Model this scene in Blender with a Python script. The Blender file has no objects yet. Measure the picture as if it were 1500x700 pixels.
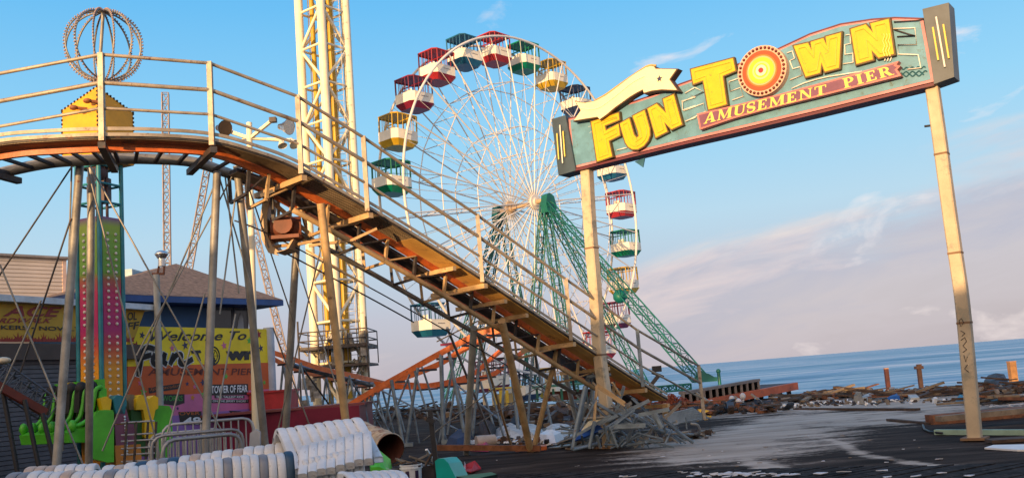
import bpy, math, random
from mathutils import Vector, Matrix, noise
random.seed(7)
R_ = math.radians
V = Vector
S = bpy.context.scene
COL = S.collection

# ------------------------------------------------------------------ camera
F_PX = 1380.0; PITCH = R_(8.41); ROLL = R_(4.56); EYE = V((0, 0, 1.6))
fw = V((0, math.cos(PITCH), math.sin(PITCH)))
up0 = V((0, -math.sin(PITCH), math.cos(PITCH))); rt0 = V((1, 0, 0))
rt = rt0*math.cos(ROLL) - up0*math.sin(ROLL)
up = up0*math.cos(ROLL) + rt0*math.sin(ROLL)
cd = bpy.data.cameras.new('camera'); cam = bpy.data.objects.new('camera', cd); COL.objects.link(cam)
m = Matrix((rt, up, -fw)).transposed().to_4x4(); m.translation = EYE; cam.matrix_world = m
cd.sensor_width = 36; cd.lens = 36*F_PX/1500; cd.clip_end = 20000; cd.clip_start = 0.1
S.camera = cam

# ------------------------------------------------------------------ light
SUN_EL = R_(6.0); SUN_AZ = R_(27.0)     # sun stands behind the camera, to its left
sdir = V((-math.sin(SUN_AZ)*math.cos(SUN_EL), -math.cos(SUN_AZ)*math.cos(SUN_EL), math.sin(SUN_EL)))
ld = bpy.data.lights.new('sun', 'SUN'); ld.energy = 5.0; ld.angle = R_(0.5); ld.color = (1.0, 0.63, 0.31)
sun = bpy.data.objects.new('sun', ld); COL.objects.link(sun)
sun.rotation_euler = sdir.to_track_quat('Z', 'Y').to_euler()
S.view_settings.view_transform = 'Standard'; S.view_settings.look = 'None'
S.view_settings.exposure = 0.32; S.view_settings.gamma = 1.0

W = bpy.data.worlds.new('World'); S.world = W; W.use_nodes = True
wt = W.node_tree; wt.nodes.clear()
def N(t, k, **kw):
    n = t.nodes.new(k)
    for a, b in kw.items():
        if a.startswith('i_'):
            a = a[2:]; n.inputs[int(a) if a.isdigit() else a].default_value = b
        else: setattr(n, a, b)
    return n
def ramp(t, pts, interp='LINEAR'):
    n = t.nodes.new('ShaderNodeValToRGB'); e = n.color_ramp.elements; n.color_ramp.interpolation = interp
    while len(e) > 1: e.remove(e[0])
    for i, (p, c) in enumerate(pts):
        q = e[0] if i == 0 else e.new(p)
        q.position = p; q.color = (*c, 1) if len(c) == 3 else c
    return n
out = N(wt, 'ShaderNodeOutputWorld'); bg = N(wt, 'ShaderNodeBackground', i_Strength=0.10)
sky = N(wt, 'ShaderNodeTexSky', sky_type='NISHITA', sun_disc=False, sun_elevation=SUN_EL, sun_rotation=math.pi+SUN_AZ,
        air_density=1.0, dust_density=1.0, ozone_density=2.0)
tc = N(wt, 'ShaderNodeTexCoord'); sx = N(wt, 'ShaderNodeSeparateXYZ'); wt.links.new(tc.outputs['Generated'], sx.inputs[0])
# clear sky colour by height above the horizon
mr = N(wt, 'ShaderNodeMapRange', i_1=0.0, i_2=0.6); wt.links.new(sx.outputs['Z'], mr.inputs[0])
gr = ramp(wt, [(0.0, (0.43, 0.39, 0.44)), (0.12, (0.46, 0.47, 0.56)), (0.26, (0.42, 0.60, 0.73)), (0.42, (0.27, 0.58, 0.81)),
               (0.64, (0.13, 0.46, 0.80)), (0.8, (0.08, 0.36, 0.74)), (1.0, (0.06, 0.26, 0.60))])
wt.links.new(mr.outputs[0], gr.inputs[0])
# cloud sheet: direction projected on a high plane
dv = N(wt, 'ShaderNodeMath', operation='ADD', i_1=0.10); wt.links.new(sx.outputs['Z'], dv.inputs[0])
px_ = N(wt, 'ShaderNodeMath', operation='DIVIDE'); wt.links.new(sx.outputs['X'], px_.inputs[0]); wt.links.new(dv.outputs[0], px_.inputs[1])
py_ = N(wt, 'ShaderNodeMath', operation='DIVIDE'); wt.links.new(sx.outputs['Y'], py_.inputs[0]); wt.links.new(dv.outputs[0], py_.inputs[1])
cx = N(wt, 'ShaderNodeCombineXYZ'); wt.links.new(px_.outputs[0], cx.inputs[0]); wt.links.new(py_.outputs[0], cx.inputs[1])
def M_(op, *a, **k):
    n = N(wt, 'ShaderNodeMath', operation=op, **k)
    for i, x in enumerate(a):
        if hasattr(x, 'links') or hasattr(x, 'is_output'): wt.links.new(x, n.inputs[i])
        else: n.inputs[i].default_value = x
    return n.outputs[0]
X_, Z_ = sx.outputs['X'], sx.outputs['Z']
# layered cloud bank: its upper edge climbs towards the right; streaks run along it
tilt = M_('SUBTRACT', Z_, M_('MULTIPLY', X_, 0.27))
cb = N(wt, 'ShaderNodeCombineXYZ'); wt.links.new(M_('MULTIPLY', X_, 4.0), cb.inputs[0]); wt.links.new(M_('MULTIPLY', M_('SUBTRACT', Z_, M_('MULTIPLY', X_, 0.12)), 15.0), cb.inputs[1]); wt.links.new(M_('MULTIPLY', sx.outputs['Y'], 1.5), cb.inputs[2])
n1 = N(wt, 'ShaderNodeTexNoise', i_Scale=1.0, i_Detail=9.0, i_Roughness=0.58, i_Distortion=0.3); wt.links.new(cb.outputs[0], n1.inputs['Vector'])
n2 = N(wt, 'ShaderNodeTexNoise', i_Scale=2.2, i_Detail=8.0, i_Roughness=0.6, i_Distortion=0.5); wt.links.new(cb.outputs[0], n2.inputs['Vector'])
below = M_('SUBTRACT', 0.075, tilt)                                   # height below the upper edge
dens = M_('ADD', M_('MULTIPLY', below, 6.5), M_('MULTIPLY', M_('SUBTRACT', n1.outputs[0], 0.5), 1.7))
cm = N(wt, 'ShaderNodeMapRange', i_1=-0.05, i_2=0.45); cm.interpolation_type = 'SMOOTHSTEP'; wt.links.new(dens, cm.inputs[0])
# inside the bank: bright peach crests and lilac bellies
tone = M_('ADD', M_('MULTIPLY', below, 5.0), M_('MULTIPLY', M_('SUBTRACT', n2.outputs[0], 0.5), 0.9))
cc = ramp(wt, [(0.0, (0.76, 0.62, 0.57)), (0.16, (0.63, 0.53, 0.55)), (0.36, (0.45, 0.43, 0.51)), (0.6, (0.52, 0.47, 0.51)), (1.0, (0.47, 0.42, 0.45))]); wt.links.new(tone, cc.inputs[0])
mxc = N(wt, 'ShaderNodeMixRGB'); wt.links.new(M_('MULTIPLY', cm.outputs[0], 0.88), mxc.inputs[0]); wt.links.new(gr.outputs[0], mxc.inputs[1]); wt.links.new(cc.outputs[0], mxc.inputs[2])
# scattered puffs and streaks above the bank
pf = N(wt, 'ShaderNodeTexNoise', i_Scale=1.7, i_Detail=8.0, i_Roughness=0.55, i_Distortion=0.4)
mp = N(wt, 'ShaderNodeMapping'); mp.inputs['Location'].default_value = (2.1, 4.7, 0.4); mp.inputs['Scale'].default_value = (1.6, 0.75, 1.0); wt.links.new(cb.outputs[0], mp.inputs[0]); wt.links.new(mp.outputs[0], pf.inputs['Vector'])
pm = N(wt, 'ShaderNodeMapRange', i_1=0.64, i_2=0.78, i_4=0.7); wt.links.new(M_('ADD', pf.outputs[0], M_('MULTIPLY_ADD', X_, 0.16, -0.03)), pm.inputs[0])
mxp = N(wt, 'ShaderNodeMixRGB', i_2=(0.86, 0.76, 0.74, 1)); wt.links.new(pm.outputs[0], mxp.inputs[0]); wt.links.new(mxc.outputs[0], mxp.inputs[1])
# warm glow of the low sun, on the sun's own side of the sky (behind the viewer)
dt_ = N(wt, 'ShaderNodeVectorMath', operation='DOT_PRODUCT'); wt.links.new(tc.outputs['Generated'], dt_.inputs[0]); dt_.inputs[1].default_value = tuple(sdir)
gw_ = N(wt, 'ShaderNodeMapRange', i_1=0.2, i_2=1.0); gw_.interpolation_type = 'SMOOTHSTEP'; wt.links.new(dt_.outputs['Value'], gw_.inputs[0])
mxg = N(wt, 'ShaderNodeMixRGB', i_2=(1.75, 1.22, 0.80, 1)); wt.links.new(gw_.outputs[0], mxg.inputs[0]); wt.links.new(mxp.outputs[0], mxg.inputs[1])
sc = N(wt, 'ShaderNodeVectorMath', operation='SCALE'); sc.inputs['Scale'].default_value = 10.0; wt.links.new(mxg.outputs[0], sc.inputs[0])
fin = N(wt, 'ShaderNodeMixRGB', i_0=0.88); wt.links.new(sky.outputs[0], fin.inputs[1]); wt.links.new(sc.outputs[0], fin.inputs[2])
wt.links.new(fin.outputs[0], bg.inputs[0]); wt.links.new(bg.outputs[0], out.inputs[0])

# ------------------------------------------------------------------ survey helpers: a sight line and a real distance give a real point
def P(u, v, d):
    r = fw + rt*((u-750)/F_PX) + up*((350-v)/F_PX)
    return EYE + r*(d/r.y)
def G(u, v, z=0.0):
    r = fw + rt*((u-750)/F_PX) + up*((350-v)/F_PX)
    return EYE + r*((z-EYE.z)/r.z)
class Wall:      # a vertical plane through two surveyed points
    def __init__(s, a, b):
        s.o = a.copy(); h = (b-a); h.z = 0; s.x = h.normalized(); s.z = V((0, 0, 1)); s.n = s.x.cross(s.z)
        if s.n.dot(EYE-a) < 0: s.n = -s.n
    def hit(s, u, v, off=0.0):
        r = fw + rt*((u-750)/F_PX) + up*((350-v)/F_PX)
        return EYE + r*((s.o + s.n*off - EYE).dot(s.n)/r.dot(s.n))

# ------------------------------------------------------------------ materials
MATS = {}
def mat(name, c, rough=0.6, metal=0.0, var=0.15, scale=3.0, dirt=None, dirt_amt=0.0, bump=0.0, bscale=20.0, spec=0.5, emis=None):
    if name in MATS: return MATS[name]
    mm = bpy.data.materials.new(name); mm.use_nodes = True; t = mm.node_tree; t.nodes.clear()
    o = N(t, 'ShaderNodeOutputMaterial'); b = N(t, 'ShaderNodeBsdfPrincipled'); t.links.new(b.outputs[0], o.inputs[0])
    b.inputs['Roughness'].default_value = rough; b.inputs['Metallic'].default_value = metal
    b.inputs['Specular IOR Level'].default_value = spec
    co = N(t, 'ShaderNodeTexCoord')
    nz = N(t, 'ShaderNodeTexNoise', i_Scale=scale, i_Detail=6.0, i_Roughness=0.6); t.links.new(co.outputs['Object'], nz.inputs['Vector'])
    lo = tuple(x*(1-var*1.6) for x in c); hi = tuple(min(1, x*(1+var)) for x in c)
    rp = ramp(t, [(0.3, lo), (0.7, hi)]); t.links.new(nz.outputs[0], rp.inputs[0])
    last = rp.outputs[0]
    if dirt:
        n3 = N(t, 'ShaderNodeTexNoise', i_Scale=scale*2.3, i_Detail=8.0, i_Roughness=0.7); t.links.new(co.outputs['Object'], n3.inputs['Vector'])
        r3 = N(t, 'ShaderNodeMapRange', i_1=0.68-dirt_amt*0.35, i_2=0.76-dirt_amt*0.25); t.links.new(n3.outputs[0], r3.inputs[0])
        mx = N(t, 'ShaderNodeMixRGB', i_2=(*dirt, 1)); t.links.new(r3.outputs[0], mx.inputs[0]); t.links.new(last, mx.inputs[1]); last = mx.outputs[0]
    t.links.new(last, b.inputs['Base Color'])
    if bump:
        n4 = N(t, 'ShaderNodeTexNoise', i_Scale=bscale, i_Detail=5.0); t.links.new(co.outputs['Object'], n4.inputs['Vector'])
        bp = N(t, 'ShaderNodeBump', i_Strength=bump, i_Distance=0.02); t.links.new(n4.outputs[0], bp.inputs['Height']); t.links.new(bp.outputs[0], b.inputs['Normal'])
    MATS[name] = mm; return mm
RUST = (0.16, 0.05, 0.02)
galv = mat('galvanised_steel', (0.30, 0.28, 0.24), 0.5, 0.3, 0.3, 2.5, RUST, 0.12, 0.15)
rail_m = mat('railing_steel', (0.42, 0.35, 0.26), 0.5, 0.25, 0.25, 3.0, RUST, 0.3, 0.15)
dark_m = mat('dark_steel', (0.07, 0.06, 0.055), 0.55, 0.3, 0.4, 4.0, RUST, 0.3, 0.2)
orange_m = mat('orange_rail_paint', (0.66, 0.15, 0.03), 0.45, 0.0, 0.2, 5.0, (0.20, 0.06, 0.03), 0.25, 0.15)
tan_m = mat('tan_beam_paint', (0.58, 0.38, 0.18), 0.55, 0.0, 0.25, 3.0, (0.2, 0.1, 0.05), 0.25, 0.1)
grate_m = mat('grating_steel', (0.24, 0.18, 0.11), 0.55, 0.2, 0.3, 2.0, (0.12, 0.07, 0.04), 0.3)
panel_m = mat('tread_panel', (0.92, 0.50, 0.13), 0.6, 0.0, 0.2, 1.2, (0.35, 0.2, 0.08), 0.3)
white_m = mat('cream_steel_paint', (0.78, 0.72, 0.6), 0.45, 0.0, 0.1, 1.5, (0.4, 0.33, 0.25), 0.12)
ivory_m = mat('ivory_steel_paint', (0.84, 0.74, 0.52), 0.45, 0.0, 0.08, 1.5, (0.5, 0.38, 0.22), 0.08)
wheelw = mat('white_wheel_paint', (0.70, 0.66, 0.60), 0.4, 0.0, 0.08, 1.0, (0.5, 0.4, 0.3), 0.05)
green_m = mat('green_lattice_paint', (0.004, 0.13, 0.10), 0.45, 0.0, 0.2, 1.0)
yell = mat('yellow_sign_face', (0.86, 0.46, 0.003), 0.45, 0.0, 0.06, 5.0, (0.30, 0.18, 0.03), 0.22, 0.05)
yell_side = mat('letter_return_olive', (0.16, 0.12, 0.03), 0.6)
teal = mat('teal_sign_face', (0.125, 0.30, 0.40), 0.5, 0.0, 0.14, 4.0, (0.10, 0.16, 0.15), 0.3, 0.05)
pink = mat('salmon_trim', (0.58, 0.24, 0.25), 0.5, 0.0, 0.15, 3.0)
signdark = mat('dark_slate_sign', (0.045, 0.075, 0.10), 0.5, 0.0, 0.25, 2.0)
maroon = mat('maroon_sign_edge', (0.12, 0.02, 0.03), 0.5)
purple = mat('mauve_plate', (0.19, 0.065, 0.12), 0.5, 0.0, 0.15, 3.0)
cream = mat('cream_ribbon', (0.86, 0.74, 0.45), 0.5, 0.0, 0.06, 2.0, (0.5, 0.38, 0.2), 0.08)
gold = mat('gold_lettering', (0.85, 0.65, 0.12), 0.45, 0.0, 0.05)
neon = mat('unlit_neon_glass', (0.8, 0.76, 0.66), 0.25, 0.0, 0.05)
pole_m = mat('weathered_pole_paint', (0.56, 0.45, 0.30), 0.6, 0.0, 0.18, 1.5, (0.30, 0.27, 0.2), 0.4, 0.1)
conc = mat('grey_post', (0.4, 0.40, 0.36), 0.8, 0.0, 0.2, 3.0)
black = mat('black_paint', (0.015, 0.015, 0.018), 0.5)
blackp = mat('black_rubber', (0.02, 0.02, 0.02), 0.7)
white = mat('white_vinyl', (0.8, 0.8, 0.78), 0.5, 0.0, 0.05)
plast = mat('white_moulded_plastic', (0.74, 0.73, 0.70), 0.42, 0.0, 0.16, 3.0, (0.42, 0.37, 0.31), 0.25)
plast_g = mat('grey_moulded_plastic', (0.26, 0.26, 0.27), 0.5, 0.0, 0.2, 5.0)
plast_b = mat('navy_moulded_plastic', (0.03, 0.08, 0.14), 0.5, 0.0, 0.2, 5.0)
plast_c = mat('beige_moulded_plastic', (0.55, 0.42, 0.32), 0.5, 0.0, 0.2, 5.0)
lime = mat('lime_green_plastic', (0.09, 0.50, 0.03), 0.4, 0.0, 0.15, 3.0)
dgreen = mat('dark_green_plastic', (0.02, 0.12, 0.02), 0.5)
yel2 = mat('yellow_plastic', (0.80, 0.52, 0.01), 0.4)
tealp = mat('teal_ride_paint', (0.02, 0.22, 0.27), 0.45, 0.0, 0.2)
wood = mat('weathered_wood', (0.085, 0.052, 0.034), 0.85, 0.0, 0.4, 4.0, (0.3, 0.24, 0.18), 0.2, 0.3)
wood2 = mat('bleached_wood', (0.24, 0.18, 0.12), 0.85, 0.0, 0.3, 4.0, (0.08, 0.05, 0.03), 0.2, 0.3)
wood3 = mat('orange_brown_wood', (0.22, 0.085, 0.035), 0.8, 0.0, 0.35, 4.0, (0.06, 0.03, 0.02), 0.3, 0.3)
blue_w = mat('cobalt_wall_paint', (0.02, 0.075, 0.19), 0.7, 0.0, 0.15, 1.0)
siding = mat('beige_siding', (0.66, 0.57, 0.48), 0.6, 0.0, 0.06, 1.0)
glass_d = mat('dark_window', (0.03, 0.035, 0.045), 0.12)
red_m = mat('red_paint', (0.42, 0.02, 0.03), 0.45, 0.0, 0.2)
tarp = mat('blue_tarp', (0.02, 0.09, 0.35), 0.5, 0.0, 0.2, 5.0)
seafoam = mat('pale_green_pipe', (0.35, 0.5, 0.38), 0.5, 0.0, 0.15)
teal_pl = mat('teal_plastic', (0.0, 0.38, 0.30), 0.35, 0.0, 0.15)
bluegrey = mat('blue_grey_steel', (0.22, 0.275, 0.31), 0.5, 0.35, 0.3, 4.0, RUST, 0.22, 0.2)
chrome = mat('lamp_reflector', (0.6, 0.6, 0.6), 0.25, 0.9, 0.1)

# ------------------------------------------------------------------ mesh builder
class MB:
    def __init__(s): s.v = []; s.f = []; s.sm = []; s.mi = []; s.cur = 0
    def add(s, vs, fs, sm=False):
        b = len(s.v); s.v += [V(x) for x in vs]
        for f in fs: s.f.append([b+i for i in f]); s.sm.append(sm); s.mi.append(s.cur)
        return s
    def box(s, c, sz, M=None):
        M = M or Matrix.Identity(3); h = V(sz)/2; c = V(c)
        vs = [c + M @ V((h.x*i, h.y*j, h.z*k)) for i in (-1, 1) for j in (-1, 1) for k in (-1, 1)]
        return s.add(vs, [(0,1,3,2), (4,6,7,5), (0,4,5,1), (2,3,7,6), (0,2,6,4), (1,5,7,3)])
    def beam(s, a, b, w, h, upv=(0, 0, 1)):      # rectangular bar
        a = V(a); b = V(b); x = (b-a)
        if x.length < 1e-6: return s
        xn = x.normalized(); u = V(upv)
        if abs(xn.dot(u)) > 0.98: u = V((1, 0, 0)) if abs(xn.x) < .9 else V((0, 1, 0))
        y = u.cross(xn).normalized(); z = xn.cross(y)
        return s.box((a+b)/2, (x.length, w, h), Matrix((xn, y, z)).transposed())
    def tube(s, a, b, r, r2=None, n=8, cap=True):
        a = V(a); b = V(b); r2 = r if r2 is None else r2; x = b-a
        if x.length < 1e-6: return s
        xn = x.normalized(); u = V((0, 0, 1)) if abs(xn.z) < .9 else V((1, 0, 0))
        y = xn.cross(u).normalized(); z = xn.cross(y)
        ca = [(math.cos(2*math.pi*i/n), math.sin(2*math.pi*i/n)) for i in range(n)]
        A = [a+(y*p+z*q)*r for p, q in ca]; B = [b+(y*p+z*q)*r2 for p, q in ca]
        s.add(A+B, [(i, (i+1) % n, n+(i+1) % n, n+i) for i in range(n)], True)
        if cap: s.add(A, [tuple(reversed(range(n)))]); s.add(B, [tuple(range(n))])
        return s
    def path(s, pts, r, n=8, closed=False):      # swept round tube
        pts = [V(p) for p in pts]; k = len(pts); rings = []; u = None
        for i, p in enumerate(pts):
            if closed: t = pts[(i+1) % k]-pts[i-1]
            else: t = pts[min(i+1, k-1)]-pts[max(i-1, 0)]
            t.normalize()
            if u is None: u = V((0, 0, 1)) if abs(t.z) < .9 else V((1, 0, 0))
            y = t.cross(u)
            if y.length < 1e-4: y = t.cross(V((0, 1, 0.3)))
            y.normalize(); u = y.cross(t).normalized()
            rings += [p+(y*math.cos(2*math.pi*j/n)+u*math.sin(2*math.pi*j/n))*r for j in range(n)]
        fs = []
        for i in range(k if closed else k-1):
            a = i*n; b = ((i+1) % k)*n
            fs += [(a+j, a+(j+1) % n, b+(j+1) % n, b+j) for j in range(n)]
        if not closed: fs += [tuple(reversed(range(n))), tuple(range((k-1)*n, k*n))]
        return s.add(rings, fs, n > 5)
    def strip(s, left, right, th):               # ribbon with thickness between two edge lines (th: downward vector)
        k = len(left); th = V(th); vs = []
        for l, r_ in zip(left, right): vs += [l, r_, V(r_)+th, V(l)+th]
        fs = []
        for i in range(k-1):
            a = 4*i; b = a+4
            fs += [(a+j, a+(j+1) % 4, b+(j+1) % 4, b+j) for j in range(4)]
        fs += [(0, 3, 2, 1), (4*k-4, 4*k-3, 4*k-2, 4*k-1)]
        return s.add(vs, fs)
    def prism(s, poly, ext):
        n = len(poly); ext = V(ext); A = [V(p) for p in poly]; B = [p+ext for p in A]
        return s.add(A+B, [tuple(reversed(range(n))), tuple(range(n, 2*n))]+[(i, (i+1) % n, n+(i+1) % n, n+i) for i in range(n)])
    def ball(s, c, r, n=8, m_=6, sq=(1, 1, 1)):
        c = V(c); vs = [c+V((0, 0, r*sq[2]))]; 
        for i in range(1, m_):
            t = math.pi*i/m_
            vs += [c+V((r*sq[0]*math.sin(t)*math.cos(2*math.pi*j/n), r*sq[1]*math.sin(t)*math.sin(2*math.pi*j/n), r*sq[2]*math.cos(t))) for j in range(n)]
        vs.append(c-V((0, 0, r*sq[2]))); fs = [(0, 1+j, 1+(j+1) % n) for j in range(n)]
        for i in range(m_-2):
            a = 1+i*n; b = a+n; fs += [(a+j, b+j, b+(j+1) % n, a+(j+1) % n) for j in range(n)]
        a = 1+(m_-2)*n; e = len(vs)-1; fs += [(a+(j+1) % n, a+j, e) for j in range(n)]
        return s.add(vs, fs, True)
    def build(s, name, mt, parent=None, loc=None):
        me = bpy.data.meshes.new(name); o = bpy.data.objects.new(name, me); COL.objects.link(o)
        org = ORG.get(parent.name, V((0, 0, 0))) if parent else (V(loc) if loc is not None else V((0, 0, 0)))
        me.from_pydata([tuple(v-org) for v in s.v], [], s.f)
        for p, q, mi in zip(me.polygons, s.sm, s.mi): p.use_smooth = q; p.material_index = mi
        for x in (mt if isinstance(mt, (list, tuple)) else [mt]): me.materials.append(x)
        me.update()
        if parent: o.parent = parent; ORG[o.name] = org
        else: o.location = org; ORG[o.name] = org
        return o
ORG = {}
def tag(o, label=None, cat=None, group=None, kind=None):
    for k, v in (('label', label), ('category', cat), ('group', group), ('kind', kind)):
        if v: o[k] = v
    return o
def root(name, loc, label, cat, group=None):
    o = bpy.data.objects.new(name, None); COL.objects.link(o); o.location = V(loc); ORG[o.name] = V(loc); o.empty_display_size = 0.3
    return tag(o, label, cat, group)
KIDS = {}
def copy_tree(o, parent=None):
    c = o.copy(); COL.objects.link(c); c.parent = parent; ORG[c.name] = ORG.get(o.name, V((0, 0, 0)))
    for ch in [x for x in bpy.data.objects if x.parent == o]: copy_tree(ch, c)
    return c
def spline(pts, per=8):
    pts = [V(p) for p in pts]; o = []
    for i in range(len(pts)-1):
        p0 = pts[max(i-1, 0)]; p1 = pts[i]; p2 = pts[i+1]; p3 = pts[min(i+2, len(pts)-1)]
        for j in range(per):
            t = j/per
            o.append(0.5*((2*p1)+(p2-p0)*t+(2*p0-5*p1+4*p2-p3)*t*t+(3*p1-p0-3*p2+p3)*t**3))
    o.append(pts[-1]); return o
def glyphs(txt, offset=0.0, shear=0.0, space=1.0):        # built-in font outline as triangles, unit sized
    cu = bpy.data.curves.new('lettering', 'FONT'); cu.body = txt; cu.offset = offset; cu.shear = shear; cu.space_character = space
    cu.extrude = 0.0; cu.resolution_u = 3
    ob = bpy.data.objects.new('lettering', cu); me = ob.to_mesh()
    vs = [v.co.copy() for v in me.vertices]; fs = [tuple(p.vertices) for p in me.polygons]
    ob.to_mesh_clear(); bpy.data.objects.remove(ob); bpy.data.curves.remove(cu)
    x0 = min(v.x for v in vs); x1 = max(v.x for v in vs); y0 = min(v.y for v in vs); y1 = max(v.y for v in vs)
    return [((v.x-x0)/(x1-x0), (v.y-y0)/(y1-y0)) for v in vs], fs
def text(mb, txt, bl, br, tl, nrm, lift=0.01, **kw):      # fills the parallelogram bl-br-tl
    q, fs = glyphs(txt, **kw)
    vs = [bl+(br-bl)*x+(tl-bl)*y+nrm*lift for x, y in q]
    if fs:
        a, b, c = [vs[i] for i in fs[0][:3]]
        if (b-a).cross(c-a).dot(nrm) < 0: fs = [tuple(reversed(f)) for f in fs]
    mb.add(vs, fs); return mb
def star(c, r, ax, ay, k=0.42, n=5, a0=0.0):
    return [c+(ax*math.sin(a0+math.pi*i/n)+ay*math.cos(a0+math.pi*i/n))*(r if i % 2 == 0 else r*k) for i in range(2*n)]

# ================================================================== GROUND, SEA
def poly_dist(p, pts):
    best = 1e9
    for a, b in zip(pts, pts[1:]):
        ab = b-a; t = max(0, min(1, (p-a).dot(ab)/ab.length_squared)); best = min(best, (a+ab*t-p).length)
    return best
def g2(u, v): q = G(u, v); return V((q.x, q.y))
streaks = [([g2(1060, 662), g2(1110, 632), g2(1200, 612), g2(1330, 600), g2(1420, 590)], 1.5, 1.15),
           ([g2(1120, 640), g2(1190, 640), g2(1230, 648), g2(1260, 664), g2(1340, 678), g2(1470, 692)], 0.13, 0.9),
           ([g2(1045, 655), g2(1085, 668), g2(1110, 680), g2(1160, 690)], 0.2, 0.95),
           ([g2(1120, 598), g2(1250, 592), g2(1400, 586), g2(1520, 580)], 3.0, 1.2),
           ([g2(1200, 622), g2(1290, 618), g2(1350, 606)], 1.2, 1.0),
           ([g2(1100, 655), g2(1180, 640)], 0.6, 0.75)]
def sandiness(x, y):
    p = V((x, y)); s = 0
    for pts, w, a in streaks:
        d = poly_dist(p, pts); s = max(s, a*max(0, 1-d/(w*2)))
    n = noise.noise(V((x*0.5, y*0.32, 3)))*0.30+noise.noise(V((x*1.8, y*1.2, 9)))*0.22+noise.noise(V((x*5, y*4, 1)))*0.12
    return max(0, min(1, s+n*(0.25+s)))
def shore(x): return 37.5+max(0, (13-x))*1.1 if x > 6 else 46+max(0, 6-x)*0.9
vs = []; fs = []; sand = []
xs = [-60, -45, -35, -28, -22, -17, -12, -8, -5, -3, -1, 0]+[0.12*i for i in range(1, 200)]+[25, 27, 30, 35, 45, 60]
ys = [-40, -20, -5, 2, 6, 8, 9]+[9.6+0.13*i for i in range(190)]+[35, 37, 39, 42, 46, 50, 55, 60, 65, 70, 74]
for y in ys:
    for x in xs:
        z = 0.0; s = shore(x)
        yy = min(y, s+0.6)
        if y > s: z = -2.6
        elif x > 0 and y > 12: z = 0.03*noise.noise(V((x*0.35, y*0.3, 0)))+0.01*noise.noise(V((x*2, y*2, 0)))
        vs.append((x, yy, z)); sand.append(sandiness(x, y) if x > -1 and y > 9 else 0.0)
nx = len(xs)
for j in range(len(ys)-1):
    for i in range(nx-1): fs.append((j*nx+i, j*nx+i+1, (j+1)*nx+i+1, (j+1)*nx+i))
me = bpy.data.meshes.new('ground'); me.from_pydata(vs, [], fs)
at = me.attributes.new('sand', 'FLOAT', 'POINT'); at.data.foreach_set('value', sand)
gd = bpy.data.objects.new('ground', me); COL.objects.link(gd); tag(gd, kind='structure')
gm = bpy.data.materials.new('storm_washed_deck'); gm.use_nodes = True; t = gm.node_tree; t.nodes.clear()
o = N(t, 'ShaderNodeOutputMaterial'); b = N(t, 'ShaderNodeBsdfPrincipled'); t.links.new(b.outputs[0], o.inputs[0])
co = N(t, 'ShaderNodeTexCoord'); mpg = N(t, 'ShaderNodeMapping'); mpg.inputs['Scale'].default_value = (0.35, 1.6, 1); mpg.inputs['Rotation'].default_value = (0, 0, R_(8))
t.links.new(co.outputs['Object'], mpg.inputs[0])
g1 = N(t, 'ShaderNodeTexNoise', i_Scale=1.3, i_Detail=10.0, i_Roughness=0.65); t.links.new(mpg.outputs[0], g1.inputs['Vector'])
gr1 = ramp(t, [(0.30, (0.014, 0.011, 0.009)), (0.5, (0.044, 0.033, 0.027)), (0.66, (0.095, 0.072, 0.057)), (0.8, (0.17, 0.13, 0.105))]); t.links.new(g1.outputs[0], gr1.inputs[0])
g2n = N(t, 'ShaderNodeTexNoise', i_Scale=9.0, i_Detail=8.0, i_Roughness=0.7); t.links.new(co.outputs['Object'], g2n.inputs['Vector'])
att = N(t, 'ShaderNodeAttribute', attribute_name='sand')
ma = N(t, 'ShaderNodeMath', operation='MULTIPLY_ADD', i_1=0.9, i_2=-0.45); t.links.new(g2n.outputs[0], ma.inputs[0])
mb_ = N(t, 'ShaderNodeMath', operation='ADD'); t.links.new(ma.outputs[0], mb_.inputs[0]); t.links.new(att.outputs['Fac'], mb_.inputs[1])
md_ = N(t, 'ShaderNodeMath', operation='MULTIPLY_ADD', i_1=1.7, i_2=-0.78); t.links.new(g1.outputs[0], md_.inputs[0]); me2 = N(t, 'ShaderNodeMath', operation='ADD'); t.links.new(md_.outputs[0], me2.inputs[0]); t.links.new(mb_.outputs[0], me2.inputs[1])
mc = N(t, 'ShaderNodeMapRange', i_1=0.36, i_2=0.80, i_4=0.92); t.links.new(me2.outputs[0], mc.inputs[0])
sr = ramp(t, [(0.3, (0.36, 0.30, 0.24)), (0.7, (0.62, 0.54, 0.45))]); t.links.new(g1.outputs[0], sr.inputs[0])
mx = N(t, 'ShaderNodeMixRGB'); t.links.new(mc.outputs[0], mx.inputs[0]); t.links.new(gr1.outputs[0], mx.inputs[1]); t.links.new(sr.outputs[0], mx.inputs[2])
t.links.new(mx.outputs[0], b.inputs['Base Color']); b.inputs['Roughness'].default_value = 0.85; b.inputs['Specular IOR Level'].default_value = 0.05
bp = N(t, 'ShaderNodeBump', i_Strength=0.6, i_Distance=0.03); t.links.new(g2n.outputs[0], bp.inputs['Height']); t.links.new(bp.outputs[0], b.inputs['Normal'])
me.materials.append(gm)

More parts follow.
